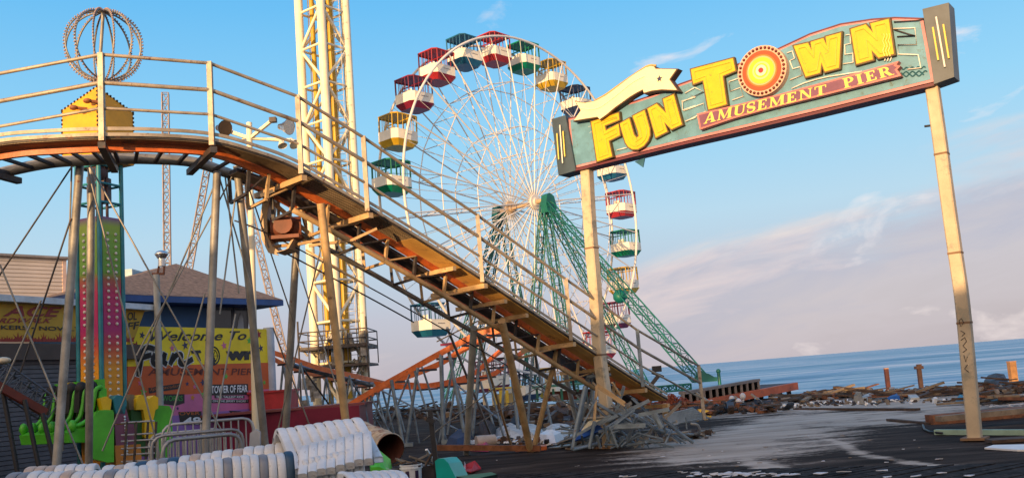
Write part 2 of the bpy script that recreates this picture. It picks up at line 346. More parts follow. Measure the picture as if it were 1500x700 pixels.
# sea
ME = MB(); L = 6000
ys_ = [30, 60, 100, 180, 350, 700, 1500, 3000, 9000]
for a, b_ in zip(ys_, ys_[1:]): ME.add([(-L, a, -1.6), (L, a, -1.6), (L, b_, -1.6), (-L, b_, -1.6)], [(0, 1, 2, 3)])
sm = bpy.data.materials.new('sea_water'); sm.use_nodes = True; t = sm.node_tree; t.nodes.clear()
o = N(t, 'ShaderNodeOutputMaterial'); b = N(t, 'ShaderNodeBsdfPrincipled'); t.links.new(b.outputs[0], o.inputs[0])
co = N(t, 'ShaderNodeTexCoord'); mps = N(t, 'ShaderNodeMapping'); mps.inputs['Scale'].default_value = (0.05, 0.30, 1); t.links.new(co.outputs['Object'], mps.inputs[0])
w1 = N(t, 'ShaderNodeTexNoise', i_Scale=1.0, i_Detail=8.0, i_Roughness=0.62); t.links.new(mps.outputs[0], w1.inputs['Vector'])
mps2 = N(t, 'ShaderNodeMapping'); mps2.inputs['Scale'].default_value = (0.006, 0.035, 1); t.links.new(co.outputs['Object'], mps2.inputs[0])
w2 = N(t, 'ShaderNodeTexNoise', i_Scale=1.0, i_Detail=7.0, i_Roughness=0.6); t.links.new(mps2.outputs[0], w2.inputs['Vector'])
wr = ramp(t, [(0.38, (0.06, 0.18, 0.29)), (0.45, (0.14, 0.30, 0.42)), (0.52, (0.27, 0.43, 0.53)), (0.585, (0.58, 0.61, 0.64))])
wa = N(t, 'ShaderNodeMixRGB', i_0=0.5); t.links.new(w1.outputs[0], wa.inputs[1]); t.links.new(w2.outputs[0], wa.inputs[2]); t.links.new(wa.outputs[0], wr.inputs[0])
t.links.new(wr.outputs[0], b.inputs['Base Color']); b.inputs['Roughness'].default_value = 0.5; b.inputs['Specular IOR Level'].default_value = 0.3
bp = N(t, 'ShaderNodeBump', i_Strength=0.25, i_Distance=0.5); t.links.new(w1.outputs[0], bp.inputs['Height']); t.links.new(bp.outputs[0], b.inputs['Normal'])
tag(ME.build('sea', sm), kind='structure')

# plank walk along the front edge
pa = G(880, 698); pb = G(1520, 687); pd = (pb-pa); pd.z = 0; pdn = pd.normalized(); pn = V((pdn.y, -pdn.x, 0))
pk = MB(); k = 0; x = -2.0
while x < pd.length+2:
    w = 0.14; a = pa+pdn*x; a.z = 0.045+random.uniform(-.006, .006); far = random.uniform(-.05, .12); sk = pdn*0.55
    pk.prism([a-pn*far, a-pn*far+pdn*w, a+pn*4+pdn*w-sk*4, a+pn*4-sk*4], (0, 0, 0.03)); x += w+0.02
plank_m = mat('wet_dark_planks', (0.032, 0.028, 0.027), 0.85, 0.0, 0.5, 6.0, (0.12, 0.10, 0.09), 0.3, 0.4, spec=0.08)
tag(pk.build('boardwalk', plank_m), kind='structure')



# ================================================================== SHOPS BEHIND THE VIEWER (they shade the foreground)
shop_m = [mat('pale_shop_stucco', (0.6, 0.52, 0.42), 0.8), mat('grey_shop_clapboard', (0.45, 0.47, 0.48), 0.8),
          mat('ochre_shop_stucco', (0.55, 0.40, 0.2), 0.8), mat('white_shop_clapboard', (0.7, 0.7, 0.68), 0.8)]
for i, (x0, x1, h, lab) in enumerate([(-70, -26.0, 9.6, 'tall pale stucco seafront building at the far end of the row behind the viewpoint'),
        (-25.9, -17.1, 7.0, 'grey clapboard seafront shop between the tall building and the low ochre shop'),
        (-17.0, -13.6, 4.6, 'low ochre stucco seafront shop, lowest of the row behind the viewpoint'),
        (-13.5, 14, 5.7, 'long white clapboard seafront shop standing directly behind the viewpoint')]):
    r = root('seafront_shop', ((x0+x1)/2, -16, 0), lab, 'building', 'seafront shops behind the viewpoint')
    MB().box(((x0+x1)/2, -16, h/2), (x1-x0, 8, h)).build('wall', shop_m[i], r)
    MB().box(((x0+x1)/2, -16, h+0.001), (x1-x0+0.1, 8.3, 0.16)).build('cornice', white, r)
    x = x0+1
    while x < x1-2:
        w = MB().box((x+0.8, -11.97, 1.6), (1.6, 0.08, 1.9)).build('window', glass_d, r)
        for zz in range(1, int(h//3)): MB().box((x+0.8, -11.97, 1.4+zz*3), (1.2, 0.08, 1.4)).build('window', glass_d, r)
        x += 3.2

# ================================================================== LEFT BUILDINGS
# storefront facade recedes to the right
FA = P(0, 433, 20.0); FB = P(212, 445, 24.2); FB.z = FA.z
fac = Wall(FA, FB)
st = root('arcade_storefront', (FA.x, FA.y, 0), 'shaded arcade storefront with yellow flame banner and grey roller shutters', 'building')
def fp(u, v, off=0.0): return fac.hit(u, v, off)
a = FA-fac.x*4; bb = fp(214, 441); ln = (bb-a); ln.z = 0; ln = ln.length
def fq(s_, z, off=0.0): q = a+fac.x*s_+fac.n*off; q.z = z; return q
ztop = fp(0, 437).z; zb = fp(0, 503).z; zv = fp(0, 528).z
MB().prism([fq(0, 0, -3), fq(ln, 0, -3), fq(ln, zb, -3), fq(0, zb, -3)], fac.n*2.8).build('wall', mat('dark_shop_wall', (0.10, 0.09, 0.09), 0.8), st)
MB().prism([fq(0, ztop-0.1, -0.2), fq(ln, ztop-0.1, -0.2), fq(ln, ztop+0.04, -0.2), fq(0, ztop+0.04, -0.2)], fac.n*0.55).build('cornice', mat('white_fascia_trim', (0.6, 0.66, 0.7), 0.5), st)
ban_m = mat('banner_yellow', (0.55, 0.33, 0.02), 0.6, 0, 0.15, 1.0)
ylip = fq(ln, ztop-0.11, 0.0)
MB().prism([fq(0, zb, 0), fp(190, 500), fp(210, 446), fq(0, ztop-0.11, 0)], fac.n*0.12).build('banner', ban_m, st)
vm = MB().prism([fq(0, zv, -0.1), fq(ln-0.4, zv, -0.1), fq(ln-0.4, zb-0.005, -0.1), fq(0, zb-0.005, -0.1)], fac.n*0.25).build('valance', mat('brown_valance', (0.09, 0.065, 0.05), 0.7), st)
sh = MB(); z = 0.05
while z < zv-0.02:
    sh.prism([fq(0, z, -0.1), fq(ln, z, -0.1), fq(ln, z+0.085, -0.1), fq(0, z+0.085, -0.1)], fac.n*0.07); z += 0.10
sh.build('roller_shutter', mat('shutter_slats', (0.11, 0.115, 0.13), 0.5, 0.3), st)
redl = mat('dark_red_lettering', (0.26, 0.015, 0.01), 0.5); blkl = mat('black_lettering', (0.02, 0.018, 0.015), 0.5)
def ftext(s_, bl, br, tl, mt, parent, wall, name='lettering', lift=0.135, **kw):
    mb = MB(); text(mb, s_, wall.hit(*bl), wall.hit(*br), wall.hit(*tl), wall.n, lift, **kw); return mb.build(name, mt, parent)
ftext('ACE', (-3, 464), (82, 465), (0, 448), redl, st, fac, offset=0.03, shear=0.25)
ftext('RDWALK', (-10, 474), (69, 473.5), (-8, 466.5), redl, st, fac, offset=0.02, shear=0.3)
ftext('KERS \u2022 NOVELTIES', (-6, 483), (130, 486), (-6, 476.5), blkl, st, fac, offset=0.02)
ftext('OL', (180, 470), (194, 469), (181, 458), blkl, st, fac, offset=0.02)
ftext('FF', (180, 484), (196, 482), (182, 473), blkl, st, fac, offset=0.02)
fl = MB(); u = -40
while u < 186:
    w = random.uniform(7, 13); v0 = 501; hh = random.uniform(7, 14)
    pts = [(u, v0), (u+w*.1, v0-hh*.5), (u-w*.15, v0-hh*.8), (u+w*.35, v0-hh*.45), (u+w*.5, v0-hh), (u+w*.62, v0-hh*.45), (u+w*1.05, v0-hh*.75), (u+w*.9, v0-hh*.3), (u+w, v0)]
    fl.prism([fac.hit(x, y)+fac.n*0.121 for x, y in pts], fac.n*0.004); u += w*.8
fl.build('flame_graphic', mat('flame_red', (0.30, 0.03, 0.012), 0.6), st)

# beige sided block above / behind
SA = P(-60, 372, 27); SB = P(97, 376, 29.5); SB.z = SA.z; sw = Wall(SA, SB)
sd = root('sided_building', (SA.x, SA.y, 0), 'beige vinyl sided upper storey rising behind the flame banner storefront', 'building')
zt = SA.z; L_ = (SB-SA).length
def sq(s_, z, off=0.0): q = SA+sw.x*s_+sw.n*off; q.z = z; return q
MB().prism([sq(-3, 0, -4), sq(L_, 0, -4), sq(L_, zt, -4), sq(-3, zt, -4)], sw.n*3.95).build('wall', siding, sd)
sb = MB(); z = 3.2
while z < zt-0.08:
    sb.prism([sq(-3, z, -0.05), sq(L_-0.12, z, -0.05), sq(L_-0.12, z+0.11, -0.05), sq(-3, z+0.11, -0.05)], sw.n*0.035)
    sb.prism([sq(-3, z, -0.015), sq(L_-0.12, z, -0.015), sq(L_-0.12, z+0.03, -0.015), sq(-3, z+0.03, -0.015)], sw.n*0.02); z += 0.12
sb.build('siding', siding, sd)
MB().prism([sq(L_-0.12, 3, -0.05), sq(L_, 3, -0.05), sq(L_, zt, -0.05), sq(L_-0.12, zt, -0.05)], sw.n*0.06).build('corner_board', mat('pink_trim', (0.7, 0.5, 0.4), .6), sd)
MB().prism([sq(-3.1, zt, -4.1), sq(L_+.1, zt, -4.1), sq(L_+.1, zt, .12), sq(-3.1, zt, .12)], (0, 0, 0.07)).build('roof', mat('roof_edge', (0.3, 0.27, 0.25), .7), sd)
# small pale blue annexe beside it
b1 = P(88, 402, 31); 
MB().box((b1.x+0.7, b1.y+1, b1.z/2), (3.4, 2, b1.z)).build('annexe', mat('pale_blue_siding', (0.4, 0.55, 0.6), .6), sd)

# blue pavilion with hipped shingle roof
CR = P(415, 439, 32.5); zE = CR.z
CL = P(110, 426, 26.0); CL.z = zE
dx = (CR-CL); dx.z = 0; wx = dx.normalized(); wn = V((-wx.y, wx.x, 0))
if wn.y < 0: wn = -wn
pvc = (CL+CR)/2+wn*3.5
pv = root('blue_pavilion', (pvc.x, pvc.y, 0), 'cobalt blue pavilion with brown shingled hip roof behind the welcome billboard', 'building')
ap = P(258, 386, 33.0)
D_ = wn*9.0
c4 = [CL, CR, CR+D_, CL+D_]
shingle = mat('brown_shingles', (0.24, 0.16, 0.11), 0.9, 0, 0.3, 7.0, (0.12, 0.09, 0.07), 0.3, 0.5, 14)
rf = MB(); rf.add([c4[0], c4[1], c4[2], c4[3], ap], [(0, 1, 4), (1, 2, 4), (2, 3, 4), (3, 0, 4)])
rf.build('roof', shingle, pv)
MB().prism([c-V((0, 0, 0.2)) for c in c4], (0, 0, 0.19)).build('eave_fascia', mat('blue_fascia', (0.015, 0.06, 0.22), .5), pv)
ins = 0.9
w4 = [CL+wx*ins+wn*ins, CR-wx*ins+wn*ins, CR-wx*ins-wn*ins+D_, CL+wx*ins-wn*ins+D_]
w4 = [V((c.x, c.y, 0)) for c in w4]
MB().prism(w4, (0, 0, zE-0.21)).build('wall', blue_w, pv)
pw = Wall(w4[0], w4[1])
for (u0, u1) in ((312, 339), (342, 362)):
    q = [pw.hit(u0, 484), pw.hit(u1, 484), pw.hit(u1, 452), pw.hit(u0, 451)]
    f = MB().prism([p for p in q], pw.n*0.03).build('window', glass_d, pv)
    fr = MB()
    for i in range(4): fr.beam(q[i]+pw.n*.03, q[(i+1) % 4]+pw.n*.03, .06, .05)
    fr.build('frame', mat('dark_frame', (.08, .09, .12), .5), f)
q = [pw.hit(346, 484), pw.hit(356, 484), pw.hit(355, 466), pw.hit(351, 458), pw.hit(348, 470)]
MB().prism([p+pw.n*.035 for p in q], pw.n*0.01).build('curtain', mat('grey_curtain', (.3, .31, .33), .8), pv)

# ---- welcome billboard
BA = P(184, 482, 23.6); BBp = P(394, 480, 28.6); BBp.z = BA.z
bw = Wall(BA, BBp)
bl = root('welcome_billboard', (BA.x, BA.y, 0), 'colourful painted welcome billboard with stars and black script behind the barricades', 'sign')
def bq(u, v, o=0.0): return bw.hit(u, v)+bw.n*o
zt = bw.hit(290, 480).z
def bz(u, z, o=0.0):
    q = bw.hit(u, 500); q.z = z; return q+bw.n*o
bandz = [bw.hit(184, v).z for v in (480, 537)]
def z_at(u, v): return bw.hit(u, v).z
zs = [zt, z_at(280, 534), z_at(280, 577), z_at(280, 606), 0.15]
cols = [('billboard_yellow', (0.88, 0.66, 0.01)), ('billboard_orange', (0.62, 0.11, 0.015)), ('billboard_pink', (0.62, 0.15, 0.30)), ('billboard_violet', (0.30, 0.14, 0.38))]
for i, (nm, c) in enumerate(cols):
    nm2 = ['yellow', 'orange', 'pink', 'violet'][i]
    MB().prism([bz(184, zs[i+1]), bz(392, zs[i+1]), bz(392, zs[i]), bz(184, zs[i])], bw.n*0.05).build('painted_panel', mat(nm, c, .55, 0, .12, 1.0, tuple(x*.75 for x in c), .1), bl)
fr = MB(); cv = bz(393, zt, .02); 
fr.tube(bz(394, 0, 0), bz(394, zt+.05, 0), 0.16, n=10); fr.build('bracing_post', mat('pale_canvas', (.45, .5, .55), .6), bl)
def btext(s_, blp, brp, tlp, mt, lift=.06, name='lettering', **kw): return ftext(s_, blp, brp, tlp, mt, bl, bw, name, lift, **kw)
btext('Welcome To', (217, 500), (359, 498), (217, 485), blkl, shear=0.35, offset=0.02)
# brush script 'Fun' with a white outline
def stroke(mb, pts, w, lift, wall, per=4):
    pp = spline([wall.hit(u, v) for u, v in pts], per) if per > 1 else [wall.hit(u, v) for u, v in pts]
    for a_, b_ in zip(pp, pp[1:]):
        d = (b_-a_)
        if d.length < 1e-5: continue
        dn = d.normalized(); nn = wall.n.cross(dn).normalized()*w/2; e = dn*w*.22
        mb.add([a_-nn-e+wall.n*lift, b_-nn+e+wall.n*lift, b_+nn+e+wall.n*lift, a_+nn-e+wall.n*lift], [(0, 1, 2, 3)])
fun = [[(223, 511), (212, 509), (206, 518), (203, 533), (200, 550)], [(199, 526), (208, 523), (218, 520)],
       [(224, 519), (221, 529), (226, 534), (234, 529), (239, 518)], [(239, 518), (237, 529), (241, 533)],
       [(252, 519), (247, 533)], [(248, 530), (256, 520), (263, 520), (261, 531), (267, 533), (279, 526)]]
ow = MB(); ib = MB()
for s_ in fun: stroke(ow, s_, .20, .058, bw)
for s_ in fun: stroke(ib, s_, .14, .064, bw)
ow.build('lettering_outline', white, bl); ib.build('lettering', blkl, bl)
btext('T', (283, 529), (297, 528), (277, 513.5), blkl, offset=.07)
btext('wn', (328, 528), (372, 527), (328, 514), blkl, offset=.07)
ring = MB(); c = bw.hit(310, 521)
for rr, w in ((.27, .045), (.18, .025)):
    pp = [c+(bw.x*math.cos(2*math.pi*i/20)+V((0, 0, 1))*math.sin(2*math.pi*i/20))*rr+bw.n*.06 for i in range(20)]
    for i in range(20):
        a_, b_ = pp[i], pp[(i+1) % 20]; ca = (a_-c)*(1-w/rr)+c; cb = (b_-c)*(1-w/rr)+c
        ring.add([a_, b_, cb, ca], [(0, 1, 2, 3)])
for i in range(6):
    q = V((math.cos(math.pi*i/3)*.2, 0, 0)); ring.beam(c+bw.n*.06, c+bw.n*.06+(bw.x*math.cos(math.pi*i/3)+V((0, 0, 1))*math.sin(math.pi*i/3))*.2, .012, .012)
ring.prism([c+bw.x*-.06-V((0,0,.25))+bw.n*.06, c+bw.x*.06-V((0,0,.25))+bw.n*.06, c+bw.x*.06-V((0,0,.05))+bw.n*.06, c+bw.x*-.06-V((0,0,.05))+bw.n*.06], bw.n*.005)
ring.build('wheel_emblem', blkl, bl)
btext('AMUSEMENT PIER', (214, 550), (368, 549), (214, 539), mat('brown_script', (.14, .03, .015), .6), shear=.15, offset=.01)
def plaque(pts, mt, lift=.052): return MB().prism([bq(u, v, lift) for u, v in pts], bw.n*.004).build('plaque', mt, bl)
plaque([(215, 568), (262, 561), (262, 569), (216, 576)], blkl)
btext('Spectacular', (217, 574), (260, 568), (217, 568), mat('rust_lettering', (.5, .13, .02), .5), shear=.3)
plaque([(226, 577), (268, 577), (268, 590), (256, 594), (230, 591)], blkl)
btext('FIREWORKS', (220, 587), (265, 587), (220, 579), mat('green_lettering', (.05, .35, .05), .5), offset=.005)
plaque([(306, 563), (361, 562), (362, 578), (305, 579)], blkl)
btext('TOWER OF FEAR', (307, 576), (360, 574), (307, 565), white, offset=.02, lift=.062)
plaque([(312, 579), (356, 579), (356, 583), (312, 583)], blkl); plaque([(307, 585), (362, 585), (362, 590), (307, 590)], blkl)
btext('THE TALLEST RIDE', (314, 582.7), (354, 582.7), (314, 579.4), white, lift=.062, offset=.01)
btext('ON THE JERSEY SHORE !', (309, 589.5), (360, 589.5), (309, 585.8), white, lift=.062, offset=.01)
plaque([(259, 603), (293, 602), (293, 608), (300, 612), (300, 622), (262, 622)], blkl)
btext('OVER', (260, 608), (290, 607), (260, 603), mat('rust_lettering', (.5, .13, .02), .5), lift=.062, offset=.01)
btext('48', (266, 622), (292, 621), (266, 611), white, lift=.062, offset=.03)
plaque([(333, 601), (350, 602), (375, 611), (372, 620), (345, 618)], blkl)
btext('RIDES', (336, 612), (370, 617), (338, 603), mat('rust_lettering', (.5, .13, .02), .5), lift=.062, offset=.01)
stc = {'r': redl, 'k': mat('navy_star', (.03, .03, .09), .5), 'p': mat('pink_star', (.62, .14, .28), .5), 'g': mat('green_star', (.1, .45, .05), .5), 'o': mat('orange_star', (.6, .22, .02), .5)}
for (u, v, r_, c_) in [(197, 506, 7, 'r'), (190, 521, 5, 'k'), (206, 491, 6, 'k'), (250, 510, 6, 'p'), (269, 506, 7, 'k'), (326, 506, 6.5, 'p'), (377, 490, 7, 'r'), (380, 510, 6, 'k'),
                       (363, 499, 6, 'g'), (203, 561, 5, 'p'), (208, 574, 7, 'g'), (272, 562, 4, 'k'), (283, 566, 4, 'p'), (329, 551, 5, 'g'), (295, 560, 6, 'k'), (296, 577, 5, 'g'),
                       (280, 582, 5, 'o'), (369, 565, 4, 'k'), (188, 561, 5, 'o'), (258, 598, 3, 'k'), (385, 560, 4, 'g')]:
    c = bq(u, v, .052); MB().prism(star(c, r_*c.y/F_PX, bw.x, V((0, 0, 1)), a0=random.uniform(-.3, .3)), bw.n*.004).build('star', stc[c_], bl)

# ================================================================== DROP RIDE (left)
RD = 17.6; rc = P(150, 600, RD+.6); rc.z = 0
fr_ = root('frog_hopper_ride', rc, 'small drop ride with light panelled column, yellow head and bulb covered wire globe', 'ride')
ang = R_(45)+0.04
ax = V((math.cos(-ang), math.sin(-ang), 0)); ay = V((math.sin(ang), math.cos(ang), 0))   # near corner faces the viewer
ax = V((.927, -.375, 0)); ay = V((-.375, -.927, 0))
# ax: towards near/right corner direction ; ay: towards near/left corner direction
def sqr(h, z): return [rc+ax*h+ay*h+V((0, 0, z)), rc-ax*h+ay*h+V((0, 0, z)), rc-ax*h-ay*h+V((0, 0, z)), rc+ax*h-ay*h+V((0, 0, z))]
def zof(v, u=150): return P(u, v, RD).z
zt_panel = zof(312); zt_frame = zof(205); 
pm_ = bpy.data.materials.new('rainbow_light_panel'); pm_.use_nodes = True; t = pm_.node_tree; bs = t.nodes['Principled BSDF']; bs.inputs['Roughness'].default_value = .45
co = N(t, 'ShaderNodeTexCoord'); sp = N(t, 'ShaderNodeSeparateXYZ'); t.links.new(co.outputs['Object'], sp.inputs[0])
mr_ = N(t, 'ShaderNodeMapRange', i_1=0.0, i_2=zt_panel); nzz = N(t, 'ShaderNodeTexNoise', i_Scale=5.0); t.links.new(co.outputs['Object'], nzz.inputs['Vector'])
t.links.new(sp.outputs['Z'], mr_.inputs[0])
zz = lambda v: zof(v)/zt_panel
rp = ramp(t, [(0, (.7, .26, .01)), (zz(540), (.80, .33, .01)), (zz(505), (.60, .06, .05)), (zz(480), (.45, .01, .15)), (zz(425), (.55, .01, .10)), (zz(405), (.40, .10, .04)), (zz(395), (.14, .34, .02)), (zz(350), (.20, .40, .03)), (zz(325), (.30, .42, .03)), (1, (.22, .06, .24))])
t.links.new(mr_.outputs[0], rp.inputs[0]); t.links.new(rp.outputs[0], bs.inputs['Base Color'])
H = .36
col_ = MB(); col_.prism(sqr(.225, 0.3), (0, 0, zt_panel-.3)); col_.build('column_core', tealp, fr_)
faces = [(ax, ay), (ay, ax)]          # outward normal, along
bulb_m = mat('frosted_bulb', (.8, .72, .6), .3)
for nrm, al in ((ax, ay), (ay, ax), (-ax, ay), (-ay, ax)):
    c0 = rc+nrm*.235
    q = [c0-al*.225+V((0, 0, .3)), c0+al*.225+V((0, 0, .3)), c0+al*.225+V((0, 0, zt_panel)), c0-al*.225+V((0, 0, zt_panel))]
    p_ = MB().prism(q, nrm*.06).build('light_panel', pm_, fr_)
    if nrm is ax or nrm is ay:
        for s_ in (-.10, .10):
            bs_ = MB(); z = .5
            while z < zt_panel-.05:
                if abs((z % 2.1)-1.0) > .09: bs_.ball(c0+nrm*.065+al*s_+V((0, 0, z)), .033, 8, 5)
                z += .125
            bs_.build('bulb_strip', bulb_m, p_)
for i, c in enumerate(sqr(.285, .2)):
    MB().tube(c, c+V((0, 0, zt_frame-.2)), .045, n=8).build('corner_post', tealp, fr_)
for z in (zof(290), zof(262), zof(235)):
    s4 = sqr(.285, z); mg = MB()
    for i in range(4): mg.tube(s4[i], s4[(i+1) % 4], .025)
    mg.build('frame_ring', tealp, fr_)
hm = MB(); hm.tube(rc+V((0, 0, zt_panel)), rc+V((0, 0, zt_frame)), .07); hm.tube(rc+ax*.2+V((0, 0, zt_panel)), rc+ax*.2+V((0, 0, zt_frame)), .03); hm.box(rc+V((0, 0, zof(268))), (.34, .34, .5)); hm.ball(rc+ax*.15+ay*.15+V((0, 0, zof(245))), .16)
hm.build('hoist_motor', mat('brown_hoist', (.09, .05, .05), .6), fr_)
# yellow head
zh0 = zof(230); zh1 = zof(149); zh2 = zof(126)
hh = .46
hd = MB(); s0 = sqr(hh, zh0); s1 = sqr(hh, zh1)
pk_ = [rc+ax*hh+V((0, 0, zh2)), rc+ay*hh+V((0, 0, zh2)), rc-ax*hh+V((0, 0, zh2)), rc-ay*hh+V((0, 0, zh2))]
topc = rc+ax*hh*.25+ay*hh*.25+V((0, 0, zh2+.05)); 
hd.add(s0+s1+[rc+ax*hh+ay*hh+V((0, 0, zh2)), rc+V((0, 0, zh2))],
       [(0, 1, 2, 3), (0, 1, 5, 8, 4), (1, 2, 6, 5), (2, 3, 7, 6), (3, 0, 4, 8, 7), (5, 9, 8), (7, 8, 9), (5, 6, 9), (6, 7, 9)])
hy = mat('ride_head_yellow', (.86, .38, .004), .5, 0, .12, 3.0, (.4, .15, .02), .15)
hd_o = hd.build('head_housing', hy, fr_)
db = MB()
for c in (s0[0], s0[1], s0[3]):
    z = 0
    top = zh2 if c is s0[0] else zh1
    while zh0+z < top-.03: db.ball(c+V((0, 0, z+.05)), .026, 6, 4); z += .085
for a_, b_ in ((s1[1], rc+ax*hh+ay*hh+V((0, 0, zh2))), (s1[3], rc+ax*hh+ay*hh+V((0, 0, zh2)))):
    for i in range(11): db.ball(a_.lerp(b_, i/11), .026, 6, 4)
db.build('edge_bulbs', blackp, hd_o)
vt = rc+ax*hh*1.0+ay*hh*.25; MB().box(vt+V((0, 0, zh0+.12)), (.16, .16, .16)).build('vent_opening', blackp, hd_o)
for (u, v) in ((138, 148), (118, 158)):
    c = P(u-10, v, RD-.1); m_ = MB(); m_.tube(c, c+V((.22, .1, -.02)), .035); m_.ball(c, .07, 8, 6, (1.2, 1, .7)); m_.build('pinion_light', mat('orange_rust_lamp', (.3, .1, .03), .6), fr_)
# globe
gc = P(152, 68, RD+.5); gr_ = 55*gc.y/F_PX
MB().tube(rc+V((0, 0, zh2)), gc+V((0, 0, gr_)), .035).build('globe_mast', galv, fr_)
for i in range(6):
    a_ = math.pi*i/6+.15; h_ = V((math.cos(a_), math.sin(a_), 0)); g_ = MB()
    g_.path([gc+(h_*math.cos(q)+V((0, 0, 1))*math.sin(q))*gr_ for q in [2*math.pi*k_/40 for k_ in range(40)]], .018, 6, True)
    g_.cur = 1
    for k_ in range(72):
        q = 2*math.pi*k_/72; g_.ball(gc+(h_*math.cos(q)+V((0, 0, 1))*math.sin(q))*(gr_+.03), .019, 5, 4)
    g_.build('globe_hoop', [galv, mat('pink_grey_bulb', (.36, .26, .25), .5)], fr_)
# seat gondola: bench facing left-front
def bench(org, along, front, n, first, side, nm='seat_bench', sc_=1.0):
    upz = V((0, 0, 1)); b0 = MB()
    L2 = n*.33
    def q(a_, f_, z): return org+along*a_+front*f_+upz*z
    # shaped tub: seat pan and back
    prof = [(0, 0), (.62, .05), (.66, .22), (.5, .28), (.14, .22), (.06, .9), (-.08, .95), (-.08, .1)]
    b0.prism([q(0, f_, z) for f_, z in prof], along*L2)
    so = b0.build(nm, first, fr_)
    for i in range(n+1):
        d = MB(); d.cur = 0; d.path(spline([q(i*.33, f_, z) for f_, z in [(.02, .98), (.14, .92), (.19, .65), (.27, .44), (.44, .34), (.60, .32)]], 4), .04, 8)
        d.ball(q(i*.33, .58, .33), .09, 10, 8, (.8, .9, 1.2)); d.build('seat_divider', first, so)
    for i in range(n):
        bk = MB(); bk.prism([q(i*.33+.05, f_, z) for f_, z in [(.0, .3), (.17, .3), (.13, .92), (.0, .95)]], along*.23); bk.build('seat_cushion', blackp, so)
        h = MB(); h.ball(q(i*.33+.165, .12, .98), .13, 12, 8, (.85, .85, 1.0)); h.prism([q(i*.33+.08, f_, z) for f_, z in [(.16, .55), (.22, .56), (.20, .95), (.12, .98)]], along*.17)
        h.build('shoulder_harness', blackp, so)
        hr = MB(); hr.prism([q(i*.33+.08, -.10, .85), q(i*.33+.25, -.10, .85), q(i*.33+.24, -.10, 1.12), q(i*.33+.09, -.10, 1.12)], front*.14); hr.build('headrest', yel2 if i % 2 else lime, so)
    return so
al = V((math.sin(R_(55)), -math.cos(R_(55)), 0)); frn = V((-math.cos(R_(55)), -math.sin(R_(55)), 0))
e1 = P(158, 663, 16.9)
bo = e1-al*1.95; bo.z = zof(664, 120)
bo.z = P(120, 650, 16.9).z
bench(bo-frn*.1, al, frn, 5, lime, 1)
# bright green end panels
ep = Wall(P(128, 600, 16.7), P(168, 600, 17.0))
pe = [ep.hit(u, v) for u, v in [(137, 610), (142, 603), (150, 600), (165, 600), (167, 604), (167, 676), (158, 677), (134, 671), (134, 650)]]
MB().prism(pe, -ep.n*.35).build('end_panel', lime, fr_)
pe = [ep.hit(u, v) for u, v in [(148, 583), (158, 580), (165, 585), (163, 600), (152, 600)]]
MB().prism([p-ep.n*.05 for p in pe], -ep.n*.25).build('end_headrest', yel2, fr_)
ep2 = Wall(P(196, 600, 17.6), P(252, 600, 18.1))
for pts, mt, nm in (([(224, 597), (230, 593), (248, 594), (252, 600), (253, 650), (246, 672), (224, 668)], lime, 'end_panel'),
                    ([(192, 600), (222, 596), (224, 650), (214, 668), (192, 668)], dgreen, 'seat_shell'),
                    ([(196, 584), (203, 578), (209, 580), (214, 584), (222, 579), (228, 582), (228, 598), (224, 600), (221, 614), (223, 618), (223, 640), (214, 645), (208, 640), (208, 612), (206, 600), (196, 600)], yel2, 'seat_shell'),
                    ([(188, 586), (192, 577), (197, 578), (196, 600), (190, 600)], mat('dusty_headrest', (.2, .16, .1), .7), 'headrest')):
    dp = {'end_panel': .35, 'seat_shell': .3, 'headrest': .25}[nm]
    MB().prism([ep2.hit(u, v)+ep2.n*(.12 if mt is yel2 else 0) for u, v in pts], -ep2.n*dp).build(nm, mt, fr_)
# carriage and lower base between the benches
cw = Wall(P(165, 600, 17.0), P(200, 600, 17.3))
for pts, mt, nm in (([(166, 584), (172, 578), (184, 580), (186, 590), (183, 606), (170, 606)], tealp, 'carriage_block'),
                    ([(170, 606), (184, 594), (190, 618), (168, 621)], purple, 'carriage_cover'),
                    ([(168, 622), (196, 620), (200, 650), (170, 652)], purple, 'base_panel'),
                    ([(168, 652), (206, 650), (208, 676), (170, 680)], mat('ride_base_orange', (.5, .2, .03), .5), 'base_panel')):
    MB().prism([cw.hit(u, v) for u, v in pts], -cw.n*.3).build(nm, mt, fr_)
m_ = MB()
for i in range(14): m_.ball(cw.hit(182+.3*i, 610+i*4.2)+cw.n*.02, .022, 6, 4)
m_.build('bulb_strip', mat('pale_blue_bulb', (.5, .65, .75), .3), fr_)
MB().box((rc.x, rc.y, .12), (2.8, 2.8, .24)).build('base', dark_m, fr_)

# ================================================================== MASTS, FLOODLIGHTS, LAMPS
def lattice(mb, a, b, w0, w1=None, seg=None, r=.03, sides=4, rb=None):
    a = V(a); b = V(b); w1 = w0 if w1 is None else w1; d = (b-a); L = d.length; dn = d.normalized()
    u = V((0, 0, 1)) if abs(dn.z) < .9 else V((1, 0.3, 0)); y = dn.cross(u).normalized(); z = dn.cross(y)
    n = seg or max(3, int(L/(w0*1.3))); rb = rb or r*.55
    def c(t, k):
        q = math.pi/sides+2*math.pi*k/sides; w = (w0+(w1-w0)*t)*.707
        return a+d*t+(y*math.cos(q)+z*math.sin(q))*w
    for k in range(sides): mb.tube(c(0, k), c(1, k), r, n=5)
    for i in range(n):
        for k in range(sides):
            k2 = (k+1) % sides
            if i % 2: mb.tube(c(i/n, k), c((i+1)/n, k2), rb, n=4, cap=False)
            else: mb.tube(c(i/n, k2), c((i+1)/n, k), rb, n=4, cap=False)
            mb.tube(c((i+1)/n, k), c((i+1)/n, k2), rb, n=4, cap=False)
    return mb
pinkgrey = mat('pinkish_mast_paint', (.33, .27, .25), .6, 0, .2)
